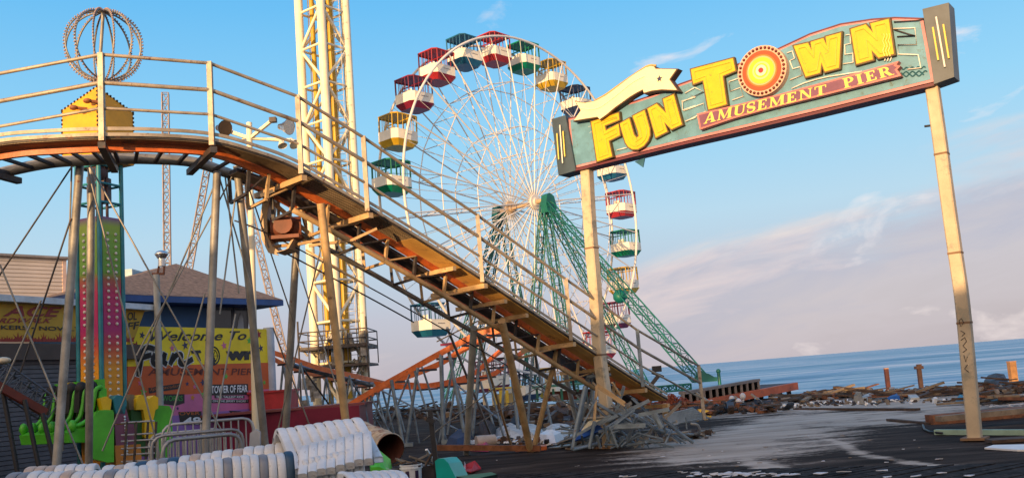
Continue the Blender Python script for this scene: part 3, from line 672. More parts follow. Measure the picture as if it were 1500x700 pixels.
def mast(u1, v1, u2, v2, d1, d2, w, lab, mt):
    a = P(u1, v1, d1); b = P(u2, v2, d2); t_ = (0-b.z)/(a.z-b.z); base = b+(a-b)*t_ if b.z > a.z else b
    low, high = (a, b) if a.z < b.z else (b, a)
    base = low+(low-high)*(low.z/(high.z-low.z)); base.z = 0
    o = lattice(MB(), base, high, w, seg=int((high-base).length/(w*1.6)), r=.05, rb=.03).build('lattice_mast', mt, loc=base)
    tag(o, lab, 'mast', 'lattice masts behind the blue pavilion')
mast(245, 380, 242, 137, 62, 62, .42, 'tall upright thin lattice mast behind the pavilion roof peak', pinkgrey)
mast(276, 400, 306, 232, 66, 66, .42, 'pinkish lattice boom leaning right, between the coaster legs left of centre', pinkgrey)
mast(415, 512, 352, 250, 66, 66, .42, 'pinkish lattice boom leaning left, rising from beside the billboard', pinkgrey)

flood = root('floodlight_pole', P(369, 600, 19).to_2d().to_3d(), 'cream floodlight pole with four lamps rising behind the coaster legs', 'lamp post')
b0 = P(371, 460, 19); t0 = P(365, 180, 19); bb = b0+(b0-t0)*(b0.z/(t0.z-b0.z))
MB().tube(bb, t0, .075, .06, 12).build('pole', ivory_m, flood)
MB().beam(P(322, 188, 19), P(366, 203, 19), .07, .07).beam(P(366, 203, 19), P(398, 177, 18.8), .06, .06).beam(P(355, 203, 19.2), P(425, 205, 19.2), .05, .05).beam(P(366, 203, 19), P(416, 206, 19.2), .05, .05).build('crossarm', ivory_m, flood)
def lamp(c, d, r, par, mt=chrome):
    c = V(c); d = V(d).normalized()
    m_ = MB(); m_.tube(c-d*r*1.1, c, r*.45, r, 14, False); m_.tube(c-d*r*1.6, c-d*r*1.1, r*.35, r*.45, 10); m_.tube(c-d*.012, c-d*.006, r*.95, n=14)
    m_.build('lamp_head', mt, par)
lamp(P(330, 188, 18.8), (.75, -.6, -.25), .17, flood, mat('dark_bronze_lamp', (.12, .08, .05), .4, .6))
lamp(P(424, 186, 18.7), (.85, -.45, -.2), .17, flood)
lamp(P(432, 212, 19.2), (.5, -.4, -.7), .12, flood, ivory_m)
lamp(P(414, 214, 19.0), (.3, -.3, -.8), .10, flood, ivory_m)
MB().box(P(400, 176, 18.8), (.14, .12, .1)).build('ballast_box', dark_m, flood)

lb = P(231, 470, 24); lp = root('lamp_post', (lb.x, lb.y, 0), 'grey lamp post with round metal dome lamp in front of the pavilion roof', 'lamp post')
lt = P(229, 402, 24); base = lt+(lb-lt)*(lt.z/(lt.z-lb.z))
MB().tube(base, lt, .09, .08, 12).build('pole', conc, lp)
MB().beam(P(223, 401, 24), P(241, 401, 24), .05, .05).beam(P(240, 401, 24), P(241, 386, 24), .04, .04).beam(P(231, 401, 24), P(233, 388, 24), .04, .04).build('bracket', mat('rusty_bracket', RUST, .7), lp)
m_ = MB(); q = P(237, 390, 24); m_.tube(q, q+V((0, 0, .22)), .09, n=10); m_.tube(q+V((0, 0, .2)), q+V((0, 0, .32)), .1, .17, 14); m_.ball(q+V((0, 0, .32)), .17, 14, 8, (1, 1, .55)); m_.build('lamp_head', chrome, lp)

# ================================================================== DROP TOWER
TD = 50.0
tn = P(481, 250, TD-1.25); tb = P(491, 540, TD-1.25)
cx0 = P(484, 250, TD); tc_ = V((cx0.x, TD, 0)); 
tc_.x = (P(447, 250, TD).x+P(521, 250, TD).x)/2
TR = (P(519, 250, TD).x-P(450, 250, TD).x)/2
dt = root('drop_tower', tc_, 'tall cream lattice drop tower with yellow inner rails reaching above the frame', 'ride tower')
th = R_(8)
cs = [tc_+V((math.cos(q+th), math.sin(q+th), 0))*TR for q in (0, math.pi/2, math.pi, 3*math.pi/2)]
TH = 31.0; base_z = .6
for c in cs: MB().tube(c, c+V((0, 0, TH)), .235, n=16).build('column', ivory_m, dt)
SEG = 2.15; z = 1.0; i = 0
while z < TH-1:
    for k_ in range(4):
        a_ = cs[k_]; b_ = cs[(k_+1) % 4]
        m_ = MB(); m_.tube(a_+V((0, 0, z)), b_+V((0, 0, z)), .07, n=8)
        if (i+k_) % 2: m_.tube(a_+V((0, 0, z)), b_+V((0, 0, z+SEG)), .085, n=8)
        else: m_.tube(b_+V((0, 0, z)), a_+V((0, 0, z+SEG)), .085, n=8)
        if i < 25: m_.build('brace', ivory_m, dt)
    z += SEG; i += 1
yr = mat('tower_yellow', (.55, .34, .02), .45, 0, .15, .8, (.3, .15, .02), .1)
MB().tube(tc_+V((-.62, .2, .5)), tc_+V((-.62, .2, TH)), .14, n=10).build('guide_rail', yr, dt)
MB().tube(tc_+V((.42, -.1, .5)), tc_+V((.42, -.1, TH)), .17, n=10).build('guide_rail', yr, dt)
MB().box(tc_+V((.02, .1, TH/2+.3)), (.36, .3, TH-.6)).build('cable_duct', mat('dark_brown_duct', (.06, .035, .02), .6), dt)
for dx_ in (-.85, 1.0): MB().tube(tc_+V((dx_, .3, .5)), tc_+V((dx_, .3, TH)), .03, n=6).build('conduit', ivory_m, dt)
ldr = MB(); lc = tc_+V((.83, -.35, 0))
for s_ in (-.17, .17): ldr.tube(lc+V((s_, 0, .6)), lc+V((s_, 0, TH)), .02, n=5)
z = .8
while z < TH-.2: ldr.tube(lc+V((-.17, 0, z)), lc+V((.17, 0, z)), .014, n=4, cap=False); z += .3
ldr.build('ladder', mat('ladder_steel', (.6, .55, .48), .5), dt)
hp = MB()
for z in [x*.95+1 for x in range(30)]:
    hp.path([lc+V((math.cos(q)*.32, -math.sin(q)*.42, z)) for q in [math.pi*k/8 for k in range(9)]], .014, 4)
hp.build('ladder_cage', ivory_m, dt)
plat = MB(); pz = P(490, 487, TD).z
for zz in (pz-1.5, pz-.5):
    plat.box(tc_+V((0, 0, zz-.3)), (3.5, 3.5, .12))
plat.build('service_platform', dark_m, dt)
rl = MB()
for zz in (pz, pz-.45, pz-.9):
    q4 = [tc_+V((x, y, zz)) for x, y in ((-1.75, -1.75), (1.75, -1.75), (1.75, 1.75), (-1.75, 1.75))]
    for k_ in range(4): rl.tube(q4[k_], q4[(k_+1) % 4], .035, n=5)
for x in [-1.75+.5*i for i in range(8)]:
    for y in (-1.75, 1.75): rl.tube(tc_+V((x, y, pz-1.7)), tc_+V((x, y, pz)), .03, n=5)
for x, y in ((1.75, -1.75), (-1.75, -1.75)): rl.tube(tc_+V((x, y, 0)), tc_+V((x, y, pz+.6)), .05, n=6)
rl.build('platform_railing', dark_m, dt)
for i in range(26):
    gear = MB()
    c = tc_+V((random.uniform(-1.7, 1.7), random.uniform(-1.6, -1.0), random.uniform(.4, pz-.3)))
    if random.random() < .5: gear.box(c, (random.uniform(.15, .45), .3, random.uniform(.2, .8)), Matrix.Rotation(random.uniform(0, 1), 3, 'Z'))
    else: gear.tube(c, c+V((random.uniform(-.5, .5), 0, random.uniform(.3, 1.2))), random.uniform(.05, .13))
    gear.build('machinery_piece', mat('grey_machinery', (.3, .28, .25), .6, 0, .5), dt)

# ================================================================== FERRIS WHEEL
yaw = .823; WR = 11.2; WC = P(765, 301, 61.8)
pdr = V((math.cos(yaw), math.sin(yaw), 0)); wnm = V((math.sin(yaw), -math.cos(yaw), 0)); UZ = V((0, 0, 1))
fw_ = root('ferris_wheel', (WC.x, WC.y, 0), 'large white ferris wheel with coloured gondolas and green lattice legs', 'ferris wheel')
HW = 1.12
def wp(a_, r_, s_): return WC+(pdr*math.sin(a_)+UZ*math.cos(a_))*r_+wnm*s_
for s_ in (-HW, HW):
    MB().path([wp(2*math.pi*i/96, WR, s_) for i in range(96)], .082, 8, True).build('rim', wheelw, fw_)
    for rr in (.46, .73):
        m_ = MB()
        for k_ in range(24): m_.tube(wp(k_*math.pi/12-.14, WR*rr, s_*.9), wp((k_+1)*math.pi/12-.14, WR*rr, s_*.9), .035, n=5)
        m_.build('inner_ring', wheelw, fw_)
for k_ in range(24):
    a_ = k_*math.pi/12-.14
    for s_ in (-HW, HW):
        m_ = MB(); m_.tube(wp(a_, .35, s_), wp(a_, WR, s_), .044, n=6)
        m_.tube(wp(a_+.5, .35, s_*.9), wp(a_+math.pi/24, WR, s_), .018, n=4)
        m_.build('spoke', wheelw, fw_)
m_ = MB()
for k_ in range(24):
    a_ = k_*math.pi/12-.14
    for rr in (.3, .46, .73): m_.tube(wp(a_, WR*rr, -HW), wp(a_, WR*rr, HW), .028, n=4)
    m_.tube(wp(a_, WR*.73, -HW), wp(a_, WR*.46, HW), .02, n=4); m_.tube(wp(a_, WR*.96, -HW), wp(a_, WR*.73, HW), .02, n=4)
m_.build('cross_braces', wheelw, fw_)
MB().tube(WC-wnm*2.1, WC+wnm*2.1, .16, n=14).build('axle', mat('tan_axle', (.5, .36, .22), .5), fw_)
for s_ in (-1, 1):
    m_ = MB(); m_.tube(WC+wnm*s_*(HW-.12), WC+wnm*s_*(HW+.12), .5, n=24); m_.tube(WC+wnm*s_*(HW-.3), WC+wnm*s_*(HW+.25), .28, n=16)
    m_.build('hub', wheelw if s_ > 0 else mat('tan_axle', (.5, .36, .22), .5), fw_)
# gondola prototype: eight sided car, long axis along the wheel plane
car_cols = {'red': ((.38, .025, .03),), 'maroon': ((.20, .012, .04),), 'yellow': ((.58, .36, .02),), 'green': ((.0, .19, .10),), 'blue': ((.012, .12, .22),), 'navy': ((.025, .04, .09),)}
cmats = {k: mat('gondola_%s_paint' % k, c[0], .4, 0, .15, 1.5) for k, c in car_cols.items()}
carw = mat('gondola_cream_panel', (.80, .74, .60), .45, 0, .06, 2.0, (.45, .35, .25), .06)
carl = mat('gondola_lettering_grey', (.25, .22, .22), .6)
def octo(hx, hy, ch, z, sx_=1.0): return [V((x*sx_, y*sx_, z)) for x, y in ((-hx+ch, -hy), (hx-ch, -hy), (hx, -hy+ch), (hx, hy-ch), (hx-ch, hy), (-hx+ch, hy), (-hx, hy-ch), (-hx, -hy+ch))]
def car(k_, colour, tilt=0.0, roof=True):
    a_ = k_*math.pi/12-.14; c = wp(a_, WR, 0)
    M = Matrix((pdr, -wnm, UZ)).transposed() @ Matrix.Rotation(tilt, 3, 'Y')
    def T(p): return c+M @ V(p)
    def loft(mb, A, B):
        n = len(A); mb.add([T(p) for p in A+B], [tuple(reversed(range(n))), tuple(range(n, 2*n))]+[(i, (i+1) % n, n+(i+1) % n, n+i) for i in range(n)])
    hx, hy, ch = .97, .88, .24
    g_ = MB(); loft(g_, octo(hx, hy, ch, -1.26), octo(hx, hy, ch, -.68)); body = g_.build('gondola', carw, fw_)
    body['label'] = '%s and cream gondola' % colour
    u_ = MB(); loft(u_, octo(hx*.74, hy*.74, ch*.8, -1.62), octo(hx*1.01, hy*1.01, ch, -1.265)); u_.build('under_tray', cmats[colour], body)
    r_ = MB()
    if roof: loft(r_, octo(hx*1.01, hy*1.01, ch, .26), octo(hx*1.0, hy*1.0, ch, .30))
    r_.v = r_.v
    if roof: r_.build('roof', cmats[colour], body)
    f_ = MB()
    O0 = octo(hx*.97, hy*.97, ch, -.72); O1 = octo(hx*.97, hy*.97, ch, .25)
    for i in range(8):
        f_.tube(T(O0[i]), T(O1[i]), .036, n=4); f_.tube(T(O1[i]), T(O1[(i+1) % 8]), .045, n=4); f_.tube(T(O0[i]), T(O0[(i+1) % 8]), .03, n=4)
        L0 = O0[i].lerp(O0[(i+1) % 8], .5); L1 = O1[i].lerp(O1[(i+1) % 8], .5)
        if i % 2 == 0:
            for q_ in (.25, .5, .75): f_.tube(T(O0[i].lerp(O0[(i+1) % 8], q_)), T(O1[i].lerp(O1[(i+1) % 8], q_)), .02, n=4)
    f_.tube(T((0, -HW, 0)), T((0, HW, 0)), .04, n=6)
    f_.build('cage', cmats[colour], body)
    s_ = MB(); s_.add([T(p) for p in [(-.45, -.30, -.7), (.45, -.30, -.7), (.45, .30, -.7), (-.45, .30, -.7), (-.45, -.30, -.35), (-.45, .30, -.35)]], [(0, 1, 2, 3), (0, 4, 5, 3)])
    s_.build('seat', carw, body)
    t_ = MB(); t_.box(T((.05, -hy-.004, -.93)), (.004, .004, .004)); 
    for j in range(9):
        w_ = .05; t_.add([T((-.22+j*.062, -hy-.006, -.95)), T((-.22+j*.062+.045, -hy-.006, -.95)), T((-.22+j*.062+.045, -hy-.006, -.88-.02*(j % 2))), T((-.22+j*.062, -hy-.006, -.88-.02*(j % 2)))], [(0, 1, 2, 3)])
    t_.build('lettering', carl, body)
order = {-8: 'blue', -5: 'green', -4: 'yellow', -3: 'maroon', -2: 'red', -1: 'blue', 0: 'red', 1: 'green', 2: 'yellow', 3: 'navy', 4: 'maroon', 5: 'blue', 6: 'red', 7: 'green', 8: 'yellow', 9: 'maroon', 10: 'red', 11: 'green', 12: 'yellow', 13: 'navy', 14: 'maroon'}
for k_, cn in order.items(): car(k_, cn, tilt=random.uniform(-.04, .04))
# loose roof panel left where a car is gone
a_ = -9*math.pi/12-.14; c = wp(a_, WR, 0)
M = Matrix((pdr, -wnm, UZ)).transposed()
pp = [c+M @ p for p in octo(.95, .8, .25, -.1)]
MB().prism(pp, (0, 0, .12)).build('loose_roof', cmats['maroon'], fw_)
# green legs
def leg(a_, b_, w0=.42, w1=.6): lattice(MB(), a_, b_, w0, w1, seg=int((b_-a_).length/.8), r=.045, rb=.022).build('lattice_leg', green_m, fw_)
nh = WC+wnm*2.0; fh = WC-wnm*2.0
def gnd(u, v, d): q = P(u, v, d); return q
near = [(772, 600, 61), (842, 598, 58), (985, 640, 66), (1024, 553, 51)]
for u, v, d in near:
    q = P(u, v, d); q.z = max(q.z, 0) if u != 1024 else q.z
    if u == 985: q = P(948, 575, 64); q.z = 0
    leg(nh, q)
for u, v, d in [(652, 600, 66), (690, 600, 68), (790, 600, 69)]:
    q = P(u, v, d); q.z = 0; leg(fh, q)
for h_ in (nh, fh):
    m_ = MB(); m_.prism([h_+pdr*x+UZ*z for x, z in ((-.3, .25), (0, .38), (.38, .2), (.6, -.5), (.4, -.9), (-.35, -.9), (-.45, -.4))], wnm*(.5 if h_ is nh else -.5)); m_.build('bearing_head', green_m, fw_)
q = P(910, 434, 55.5)
MB().ball(P(908, 434, 55.6), .42, 8, 5).build('leg_joint', green_m, fw_)
MB().box(P(876, 392, 56.7), (.35, .3, .7)).build('junction_box', black, fw_)
ft = P(1033, 556, 51)
m_ = MB(); m_.box(ft, (1.2, .5, .22)); m_.tube(ft+V((.75, 0, -.4)), ft+V((.75, 0, .35)), .09); m_.ball(ft+V((.75, 0, .4)), .13); m_.prism([ft+V((-.6, -.2, .1)), ft+V((.5, -.2, .1)), ft+V((.2, -.2, .3)), ft+V((-.3, -.2, .5))], (0, .4, 0))
m_.build('leg_foot', green_m, fw_)
lw = MB(); q = P(970, 578, 50)
lattice(lw, P(905, 575, 51), P(1012, 566, 51), .3, seg=10, r=.05); lw.build('base_truss', green_m, fw_)

# lattice bits of pale guy wires to the masts ------------------------------------------------
# ================================================================== ROLLER COASTER (lift hill)
rcst = root('roller_coaster', (G(775, 655).x, G(775, 655).y, 0), 'steel kiddie coaster lift hill with orange rails and walkway railing above the deck', 'roller coaster')
E_ = [(-210, 262, 13.6), (-90, 226, 13.1), (0, 208, 12.9), (75, 202, 12.9), (150, 199, 13.0), (230, 200, 13.3), (310, 206, 13.7), (375, 223, 14.1), (440, 248, 14.7), (537, 303, 15.6),
      (620, 353, 16.6), (705, 407, 17.7), (770, 450, 18.7), (835, 493, 19.6), (890, 529, 20.7), (940, 561, 21.6), (985, 587, 22.5), (1030, 608, 23.4)]
PER = 6
edge = spline([P(*e) for e in E_], PER)
NE = len(edge)
def tang(i): 
    t_ = edge[min(i+1, NE-1)]-edge[max(i-1, 0)]; t_.z = 0; return t_.normalized()
lat = []
for i in range(NE):
    acc = V((0, 0, 0))
    for j in range(max(0, i-5), min(NE, i+6)): acc += tang(j)
    t_ = acc.normalized(); n_ = V((-t_.y, t_.x, 0)); lat.append(n_ if n_.dot(V((0, 1, 0))) > 0 else -n_)
def off(i, o_, dz=0.0): return edge[i]+lat[i]*o_+V((0, 0, dz))
def idx(u):          # nearest sample to a surveyed column
    k_ = [e[0] for e in E_]
    for j in range(len(k_)-1):
        if k_[j] <= u <= k_[j+1]: return min(NE-1, int(round((j+(u-k_[j])/(k_[j+1]-k_[j]))*PER)))
    return NE-1
iend = idx(978)
def rwi(i):
    t_ = max(0, min(1, (i-idx(300))/max(1, idx(450)-idx(300)))); return .27+(.46-.27)*t_*t_*(3-2*t_)
def rrun(o_, dz, i0, i1): return [off(i, rwi(i)+o_, dz) for i in range(i0, i1+1)]
RW = .45
def runs(o_, dz, i0, i1): return [off(i, o_, dz) for i in range(i0, i1+1)]
# walkway: grating of real bars up to u=610, tread panels beyond
ig = idx(600)
gr = MB()
fine = spline(edge[:ig+1], 6); latf = []
for j in range(len(fine)):
    i = min(NE-1, j//6); latf.append(lat[i])
for j, (p, n_) in enumerate(zip(fine, latf)):
    gr.beam(p+n_*.02-V((0, 0, .03)), p+n_*rwi(min(NE-1, j//6))-V((0, 0, .03)), .014, .035)
for k_ in range(9):
    for i in range(0, ig): gr.beam(off(i, .03+k_*(rwi(i)-.04)/8, -.03), off(i+1, .03+k_*(rwi(i+1)-.04)/8, -.03), .008, .03)
gr.build('walkway_grating', grate_m, rcst)
MB().strip(runs(.0, -.0, 0, iend), runs(.03, 0, 0, iend), (0, 0, -.035)).build('walkway_edge', dark_m, rcst)
pts_u = [600, 668, 705, 735, 770, 835, 890, 940, 978]
for ua, ub in zip(pts_u, pts_u[1:]):
    i0, i1 = idx(ua), idx(ub)
    if i1 <= i0: continue
    pl = MB(); pl.strip(runs(.035, -.02, i0, i1), runs(.20, -.02, i0, i1), (0, 0, -.03)); pl.strip(runs(.21, -.02, i0, i1), runs(RW, -.02, i0, i1), (0, 0, -.03))
    pl.build('walkway_panel', panel_m, rcst)
# rails
MB().strip(rrun(.02, -.03, 0, iend), rrun(.09, -.03, 0, iend), (0, 0, -.125)).build('running_rail', orange_m, rcst)
MB().path(rrun(.06, .02, 0, iend), .03, 8).build('running_rail', orange_m, rcst)
ip = idx(350)
MB().path(runs(1.16, -.05, 0, idx(430)), .085, 10).build('outer_rail', galv, rcst)
MB().strip(runs(1.10, -.03, idx(420), iend), runs(1.20, -.03, idx(420), iend), (0, 0, -.12)).build('outer_rail', orange_m, rcst)
i0 = idx(375); i1 = idx(900)
MB().strip(runs(.66, -.10, i0, iend), runs(.94, -.10, i0, iend), (0, 0, -.07)).build('chain_trough', dark_m, rcst)
MB().path(runs(.55, -.48, idx(450), idx(950)), .05, 8).build('lower_chord', tan_m, rcst)
MB().path(runs(1.12, -.55, idx(450), idx(950)), .05, 8).build('lower_chord', galv, rcst)
MB().path(runs(1.2, -.80, idx(400), idx(860)), .012, 6).build('cable', dark_m, rcst)
MB().path(runs(1.4, -.9, idx(470), idx(680)), .014, 6).build('cable', dark_m, rcst)
# ties between the rails, and web members
for n_, i in enumerate(range(1, iend, 3)):
    m_ = MB(); m_.beam(off(i, rwi(i)+.10, -.10), off(i, 1.2, -.10), .05, .045); m_.build('tie', dark_m, rcst)
    if i0 < i < idx(940):
        m_ = MB(); m_.beam(off(i, .46, -.1), off(i, .55, -.48), .05, .05); m_.beam(off(i, 1.15, -.1), off(i, 1.12, -.55), .05, .05); m_.beam(off(i, .55, -.5), off(i, 1.12, -.55), .045, .045)
        if i+3 < NE: m_.tube(off(i, .55, -.48), off(i+3, .46, -.1), .02, n=5)
        m_.build('web_brace', tan_m if n_ % 2 else dark_m, rcst)
# railing
posts_u = [-150, 0-70, 150, 310, 440, 537, 705, 835, 940, 1030]
HR = 1.2
def rh(i): return HR
for k_, u in enumerate(posts_u):
    i = idx(u) if u < 1030 else NE-1
    base = off(i, -.02, -.08 if u < 1030 else -.1); 
    p_ = MB().beam(base, off(i, -.02, HR+.02), .075, .075, (1, 0, 0)).build('railing_post', bluegrey if u in (940,) else rail_m, rcst)  # the one blue grey post has its shade put into the colour
    if u < 1030: MB().beam(off(i, -.10, -.16), off(i, 1.32, -.19), .10, .09).build('crossbeam', tan_m if u > 350 else dark_m, rcst)  # sun and shade put into colour: tan on the slope, dark on the crest
for u in (668, 735, 770, 890, 975):
    i = idx(u); MB().beam(off(i, -.02, -.16), off(i, 1.3, -.18), .085, .08).build('crossbeam', tan_m, rcst)
PI_ = [0]+[idx(u) for u in posts_u[2:-1]]+[NE-1]
for h_, r_ in ((HR, .028), (.78, .034), (.40, .024)):
    MB().path([off(i, -.02, h_*rh(i)/HR) for i in PI_], r_, 8).build('handrail', rail_m, rcst)
for h_ in (.04, .125):
    MB().strip([off(i, -.02, h_) for i in range(iend+1)], [off(i, .0, h_) for i in range(iend+1)], (0, 0, -.05)).build('toe_rail', rail_m, rcst)
# supports
def leg2(u1, v1, u2, v2, d1, d2, w, mt, nm='support_leg', grd=True):
    a_ = P(u1, v1, d1); b_ = P(u2, v2, d2)
    if grd and b_.z < a_.z:
        b_ = a_+(b_-a_)*(a_.z/(a_.z-b_.z))
    MB().tube(a_, b_, w, n=10).build(nm, mt, rcst); return a_, b_
leg2(118, 228, 82, 690, 14.2, 13.6, .062, galv); leg2(134, 246, 130, 690, 14.9, 15.6, .06, galv)
leg2(318, 252, 300, 670, 14.7, 14.2, .062, galv); leg2(347, 243, 388, 650, 14.9, 15.8, .062, galv)
leg2(434, 362, 419, 620, 16.6, 17.2, .066, galv); leg2(470, 298, 508, 632, 15.3, 16.2, .068, tan_m)
leg2(694, 480, 684, 652, 19.0, 21.4, .075, conc); leg2(735, 470, 776, 655, 18.6, 21.0, .08, tan_m)
leg2(818, 505, 783, 652, 20.2, 21.2, .058, tan_m); leg2(822, 520, 850, 640, 22.0, 23.5, .06, conc)
leg2(700, 490, 745, 640, 19.4, 23, .03, tan_m); leg2(655, 480, 720, 640, 20, 24.5, .03, galv, 'brace_rod')
leg2(905, 585, 905, 640, 21.6, 22.2, .06, tan_m); leg2(975, 592, 974, 622, 23, 23.2, .07, tan_m)
leg2(862, 550, 840, 655, 21.2, 20.6, .055, bluegrey); leg2(868, 548, 868, 655, 21.3, 20.9, .045, bluegrey); leg2(875, 545, 926, 620, 21.2, 21.6, .05, rail_m)
leg2(868, 560, 905, 600, 20.8, 20.6, .03, rail_m, 'brace_rod', False); leg2(860, 552, 895, 548, 20.9, 20.9, .04, bluegrey, 'brace_rod', False)
MB().beam(P(636, 655, 21.3), P(792, 656, 21.0), .14, .12).build('base_beam', wood3, rcst)
MB().box(G(778, 658), (.7, .5, .14)).build('base_plate', orange_m, rcst)
# cross bracing rods
for u1, v1, d1, u2, v2, d2, mt in [(108, 240, 14.4, -45, 470, 14, dark_m), (104, 320, 14, 30, 545, 14, dark_m), (0, 388, 13.9, 130, 700, 14, galv), (128, 245, 14.5, 240, 690, 15, galv), (130, 240, 14.5, 310, 560, 14.5, galv),
        (318, 262, 14.7, 150, 660, 14.5, galv), (342, 255, 14.9, 200, 520, 14.2, galv), (60, 440, 13.9, -20, 620, 13.8, galv), (105, 245, 14.3, 92, 660, 15.2, galv), (330, 260, 14.8, 350, 430, 15, galv), (350, 250, 15, 322, 460, 14.6, galv),
        (322, 262, 14.8, 368, 420, 15.1, galv), (360, 262, 15, 430, 470, 16.5, galv), (478, 330, 15.5, 400, 660, 16.5, galv), (430, 370, 16.6, 520, 650, 16.3, galv), (400, 480, 16, 460, 640, 17, galv), (345, 460, 15.2, 310, 650, 14.4, galv), (300, 430, 14.5, 230, 690, 14.0, galv), (235, 470, 14.2, 330, 640, 14.6, galv),
        (620, 645, 21.3, 735, 560, 19.8, galv), (800, 560, 20.6, 700, 620, 22.5, galv), (640, 500, 20, 700, 470, 19.0, tan_m), (690, 520, 21, 850, 600, 22, galv)]:
    MB().tube(P(u1, v1, d1), P(u2, v2, d2), .0135, n=6).build('brace_rod', mt, rcst)
# drive unit under the crest of the slope
DU = 15.7
gd_ = MB(); gw = [(398, 268), (390, 285), (385, 320), (386, 345), (394, 362), (404, 370), (418, 366), (426, 352)]
for o_ in (0, 1):
    pass
gl = [P(u, v, DU) for u, v in gw]; gr2 = [p+V((.05, .42, 0)) for p in gl]; gd_.strip(gl, gr2, V((.05, 0, .02))); gd_.prism([P(u, v, DU-.01) for u, v in [(398, 262), (386, 283), (381, 320), (383, 350), (393, 370), (408, 374), (400, 364), (392, 345), (391, 318), (396, 286), (405, 270)]], (0, .05, 0))
gd_.build('belt_guard', mat('tan_guard_paint', (.5, .33, .17), .5), rcst)
m_ = MB(); q = P(424, 333, DU+.1); m_.tube(q-V((.32, 0, 0)), q+V((.18, .1, 0)), .19, n=14); m_.tube(q+V((-.05, -.25, .02)), q+V((-.05, .25, .02)), .16, n=14); m_.box(q-V((.05, 0, .18)), (.5, .4, .06)); m_.build('drive_motor', mat('rust_red_motor', (.20, .06, .03), .6, 0, .3), rcst)
for pts, w in (([(398, 362), (412, 360), (436, 358), (472, 350)], .05), ([(398, 352), (450, 352)], .035), ([(408, 290), (408, 352)], .045), ([(427, 300), (420, 352)], .04), ([(392, 290), (456, 345)], .07), ([(400, 272), (440, 305)], .08), ([(438, 292), (448, 330)], .05), ([(452, 360), (515, 352)], .045), ([(515, 352), (552, 335)], .045), ([(448, 366), (540, 420)], .035), ([(470, 300), (520, 310)], .05)):
    m_ = MB()
    for p1, p2 in zip(pts, pts[1:]): m_.beam(P(*p1, DU+.15), P(*p2, DU+.25), w, w)
    m_.build('drive_frame', tan_m, rcst)
m_ = MB(); m_.beam(P(405, 262, 15.4), P(452, 305, 15.8), .25, .1); m_.beam(P(385, 288, 15.3), P(450, 262, 15.1), .16, .06); m_.build('drive_mount', dark_m, rcst)

# ---- low return track behind
lt_ = root('coaster_track', (P(560, 600, 31).x, 31, 0), 'low curving length of orange coaster track on grey steel trestles behind the lift hill', 'coaster track')
def track(pts, gauge=1.0, per=5, mt=orange_m, nm='running_rail'):
    pp = spline([P(*q) for q in pts], per); n = len(pp); L1 = []; L2 = []
    for i in range(n):
        t_ = pp[min(i+1, n-1)]-pp[max(i-1, 0)]; t_.z = 0; t_.normalize(); w_ = V((-t_.y, t_.x, 0)); w_ = w_ if w_.y > 0 else -w_
        L1.append(pp[i]); L2.append(pp[i]+w_*gauge)
    for L0, mm in ((L1, orange_m), (L2, mt)):
        MB().strip(L0, [p+V((0, .1, 0)) for p in L0], (0, 0, -.17)).build('running_rail', mm, lt_)
    for i in range(0, n, 3): MB().beam(L1[i]-V((0, 0, .2)), L2[i]-V((0, 0, .2)), .08, .06).build('tie', dark_m, lt_)
    return L1, L2
T1 = track([(370, 503, 30), (420, 519, 30.5), (470, 536, 31.5), (520, 547, 33), (552, 555, 34.5), (572, 560, 35.5)])
T2 = track([(500, 596, 26.5), (540, 571, 26.5), (590, 543, 26.5), (640, 515, 26), (700, 484, 25.5), (740, 470, 25.2)])
T3 = track([(548, 558, 34), (600, 563, 33), (650, 557, 31.5), (690, 545, 30), (720, 520, 29), (745, 500, 28)], .9)
MB().path(spline([P(420, 532, 31), P(480, 548, 32), P(540, 562, 34), P(600, 566, 34)], 5), .08, 8).build('spine_tube', bluegrey, lt_)
def trestle(p, q, spread=.5, w=.04):
    for a_ in (p, q):
        for s_ in (-1, 1):
            b_ = V((a_.x+s_*spread, a_.y, 0)); 
            MB().tube(a_-V((0, 0, .1)), b_, w, n=7).build('trestle_leg', bluegrey, lt_)
for L1, L2, st_ in ((T1[0], T1[1], 7), (T3[0], T3[1], 12)):
    for i in range(0, len(L1), st_):
        if L1[i].z < .5: continue
        trestle(L1[i], L2[i], .38)
        if i+st_ < len(L1):
            MB().tube(L1[i]-V((0, 0, .2)), V((L1[i+st_].x, L1[i+st_].y, .1)), .03, n=6).build('trestle_brace', dark_m if i % 2 else bluegrey, lt_)
for (u1, v1, u2, v2, d, w) in [(573, 556, 590, 632, 26, .05), (612, 538, 593, 628, 26.3, .045), (607, 543, 637, 606, 26.2, .03), (600, 548, 556, 614, 27, .03), (646, 519, 648, 622, 26, .06), (657, 513, 681, 622, 26, .05), (618, 537, 652, 602, 27, .03), (598, 556, 612, 618, 27.5, .03), (668, 508, 640, 602, 27, .035), (742, 478, 758, 610, 27, .055), (705, 490, 690, 620, 26.5, .04), (700, 492, 735, 600, 26.5, .03), (530, 580, 545, 628, 26.6, .045), (540, 574, 520, 628, 26.6, .03), (540, 575, 580, 626, 26.6, .03)]:
    b_ = P(u2, v2, d); MB().tube(P(u1, v1, d), V((b_.x, d, 0)), w, n=7).build('trestle_leg', bluegrey, lt_)
for (u1, u2, v, d) in [(556, 604, 634, 26), (645, 690, 622, 26)]:
    a_, b_ = P(u1, v, d), P(u2, v, d); MB().beam((a_.x, d, .07), (b_.x, d, .07), .1, .1).build('base_beam', bluegrey, lt_)

